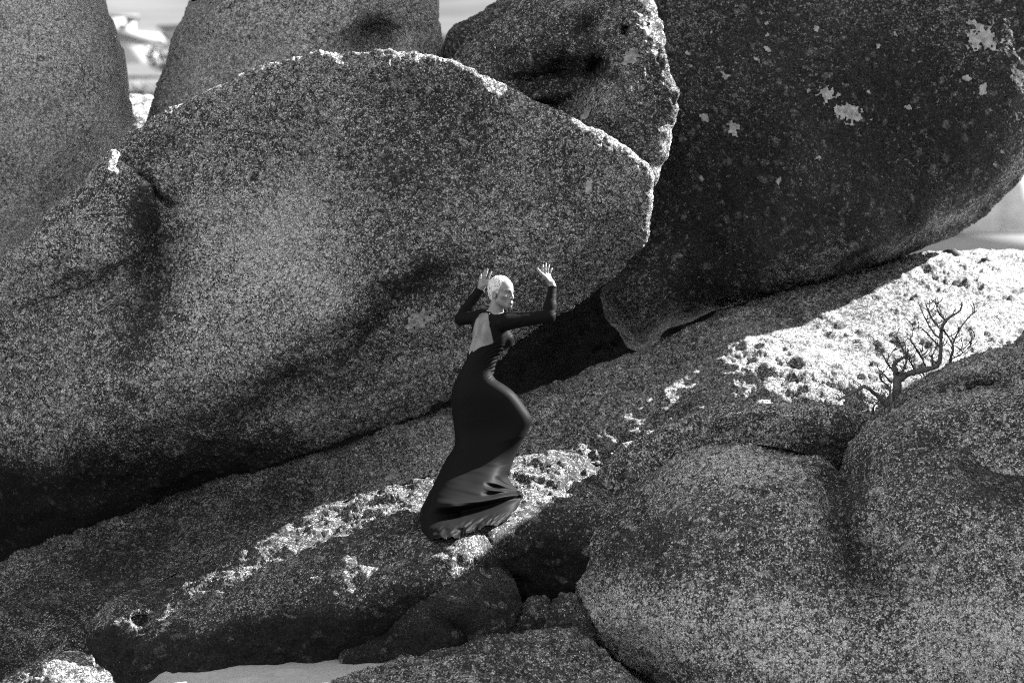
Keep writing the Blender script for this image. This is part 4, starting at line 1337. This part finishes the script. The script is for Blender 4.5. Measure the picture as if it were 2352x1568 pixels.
limb("trunk", [(622, 1360), (620, 1280), (618, 1180), (625, 1080), (612, 1000)], 0.026, 0.020, 0.72, 0.75, 1)
LIMBS = [([(640, 1090), (720, 1030), (820, 1000), (950, 970), (1060, 930), (1095, 800), (1100, 650), (1105, 540), (1130, 480), (1200, 400), (1300, 340), (1330, 240)], .018, .004, .75, .55),
         ([(1105, 540), (1040, 480), (980, 380), (930, 250)], .006, .003, .62, .5), ([(1100, 650), (1010, 560), (940, 440), (850, 240)], .006, .0025, .64, .8),
         ([(1095, 740), (1000, 640), (880, 520), (790, 545)], .005, .002, .66, .5), ([(1160, 440), (1090, 380), (1050, 290), (1040, 215)], .005, .0025, .6, .7),
         ([(1200, 890), (1228, 770), (1220, 690), (1160, 590), (1115, 540)], .008, .004, .7, .62), ([(1225, 710), (1280, 580), (1370, 440), (1490, 330)], .006, .002, .7, .85),
         ([(612, 1010), (590, 930), (640, 870), (730, 830)], .016, .007, .75, .7), ([(720, 840), (650, 690), (565, 590)], .005, .002, .7, .6), ([(905, 870), (830, 750), (765, 650)], .006, .005, .74, .6),
         ([(1055, 905), (1010, 870), (970, 810)], .004, .003, .72, .6), ([(545, 960), (500, 880), (430, 740), (360, 690)], .005, .002, .74, .6), ([(-20, 1310), (130, 1230), (270, 1150)], .006, .010, .5, .6),
         ([(290, 1165), (400, 1250), (530, 1370)], .010, .010, .62, .7), ([(530, 1360), (540, 1180), (450, 1090), (420, 1010)], .007, .003, .7, .6), ([(540, 1400), (450, 1330), (340, 1290)], .005, .003, .6, .5),
         ([(350, 1470), (370, 1370), (430, 1310)], .008, .003, .55, .5), ([(1270, 800), (1400, 700), (1475, 605)], .003, .0015, .7, .6), ([(640, 1060), (700, 960), (735, 830), (740, 740)], .009, .003, .74, .6),
         ([(600, 1000), (540, 940), (520, 860), (610, 730)], .006, .002, .75, .85), ([(700, 1060), (820, 1000), (900, 1060), (950, 1130)], .005, .002, .74, .6), ([(820, 1000), (760, 880), (690, 800)], .005, .002, .74, .66),
         ([(940, 970), (900, 860), (890, 780)], .005, .002, .73, .6), ([(560, 1120), (500, 1050), (430, 980), (400, 930)], .006, .002, .72, .6), ([(1010, 940), (1010, 820), (1040, 740)], .004, .0015, .72, .6),
         ([(1190, 870), (1330, 800), (1440, 690)], .003, .0015, .7, .65), ([(400, 1440), (470, 1480), (480, 1380), (420, 1330)], .004, .002, .55, .5), ([(230, 1230), (240, 1330), (300, 1400)], .003, .0015, .6, .55)]
for k, (pts, r0, r1, y0, y1) in enumerate(LIMBS):
    limb("branch", pts, r0, r1, y0, y1, 10 + k)
rs = np.random.RandomState(5)
for k in range(130):                                       # fine twigs
    pts = LIMBS[rs.randint(len(LIMBS))][0]
    j = rs.randint(len(pts) - 1)
    t = rs.rand()
    a = np.array(pts[j]) * (1 - t) + np.array(pts[j + 1]) * t
    ang = rs.uniform(-2.6, -0.4)
    L = rs.uniform(50, 150)
    b_ = a + L * np.array([math.cos(ang), math.sin(ang)])
    c_ = a + L * 0.5 * np.array([math.cos(ang + .25), math.sin(ang + .25)])
    limb("twig", [a, c_, b_], 0.0034, .0016, 0.68, 0.68 + rs.uniform(-.15, .15), 100 + k)
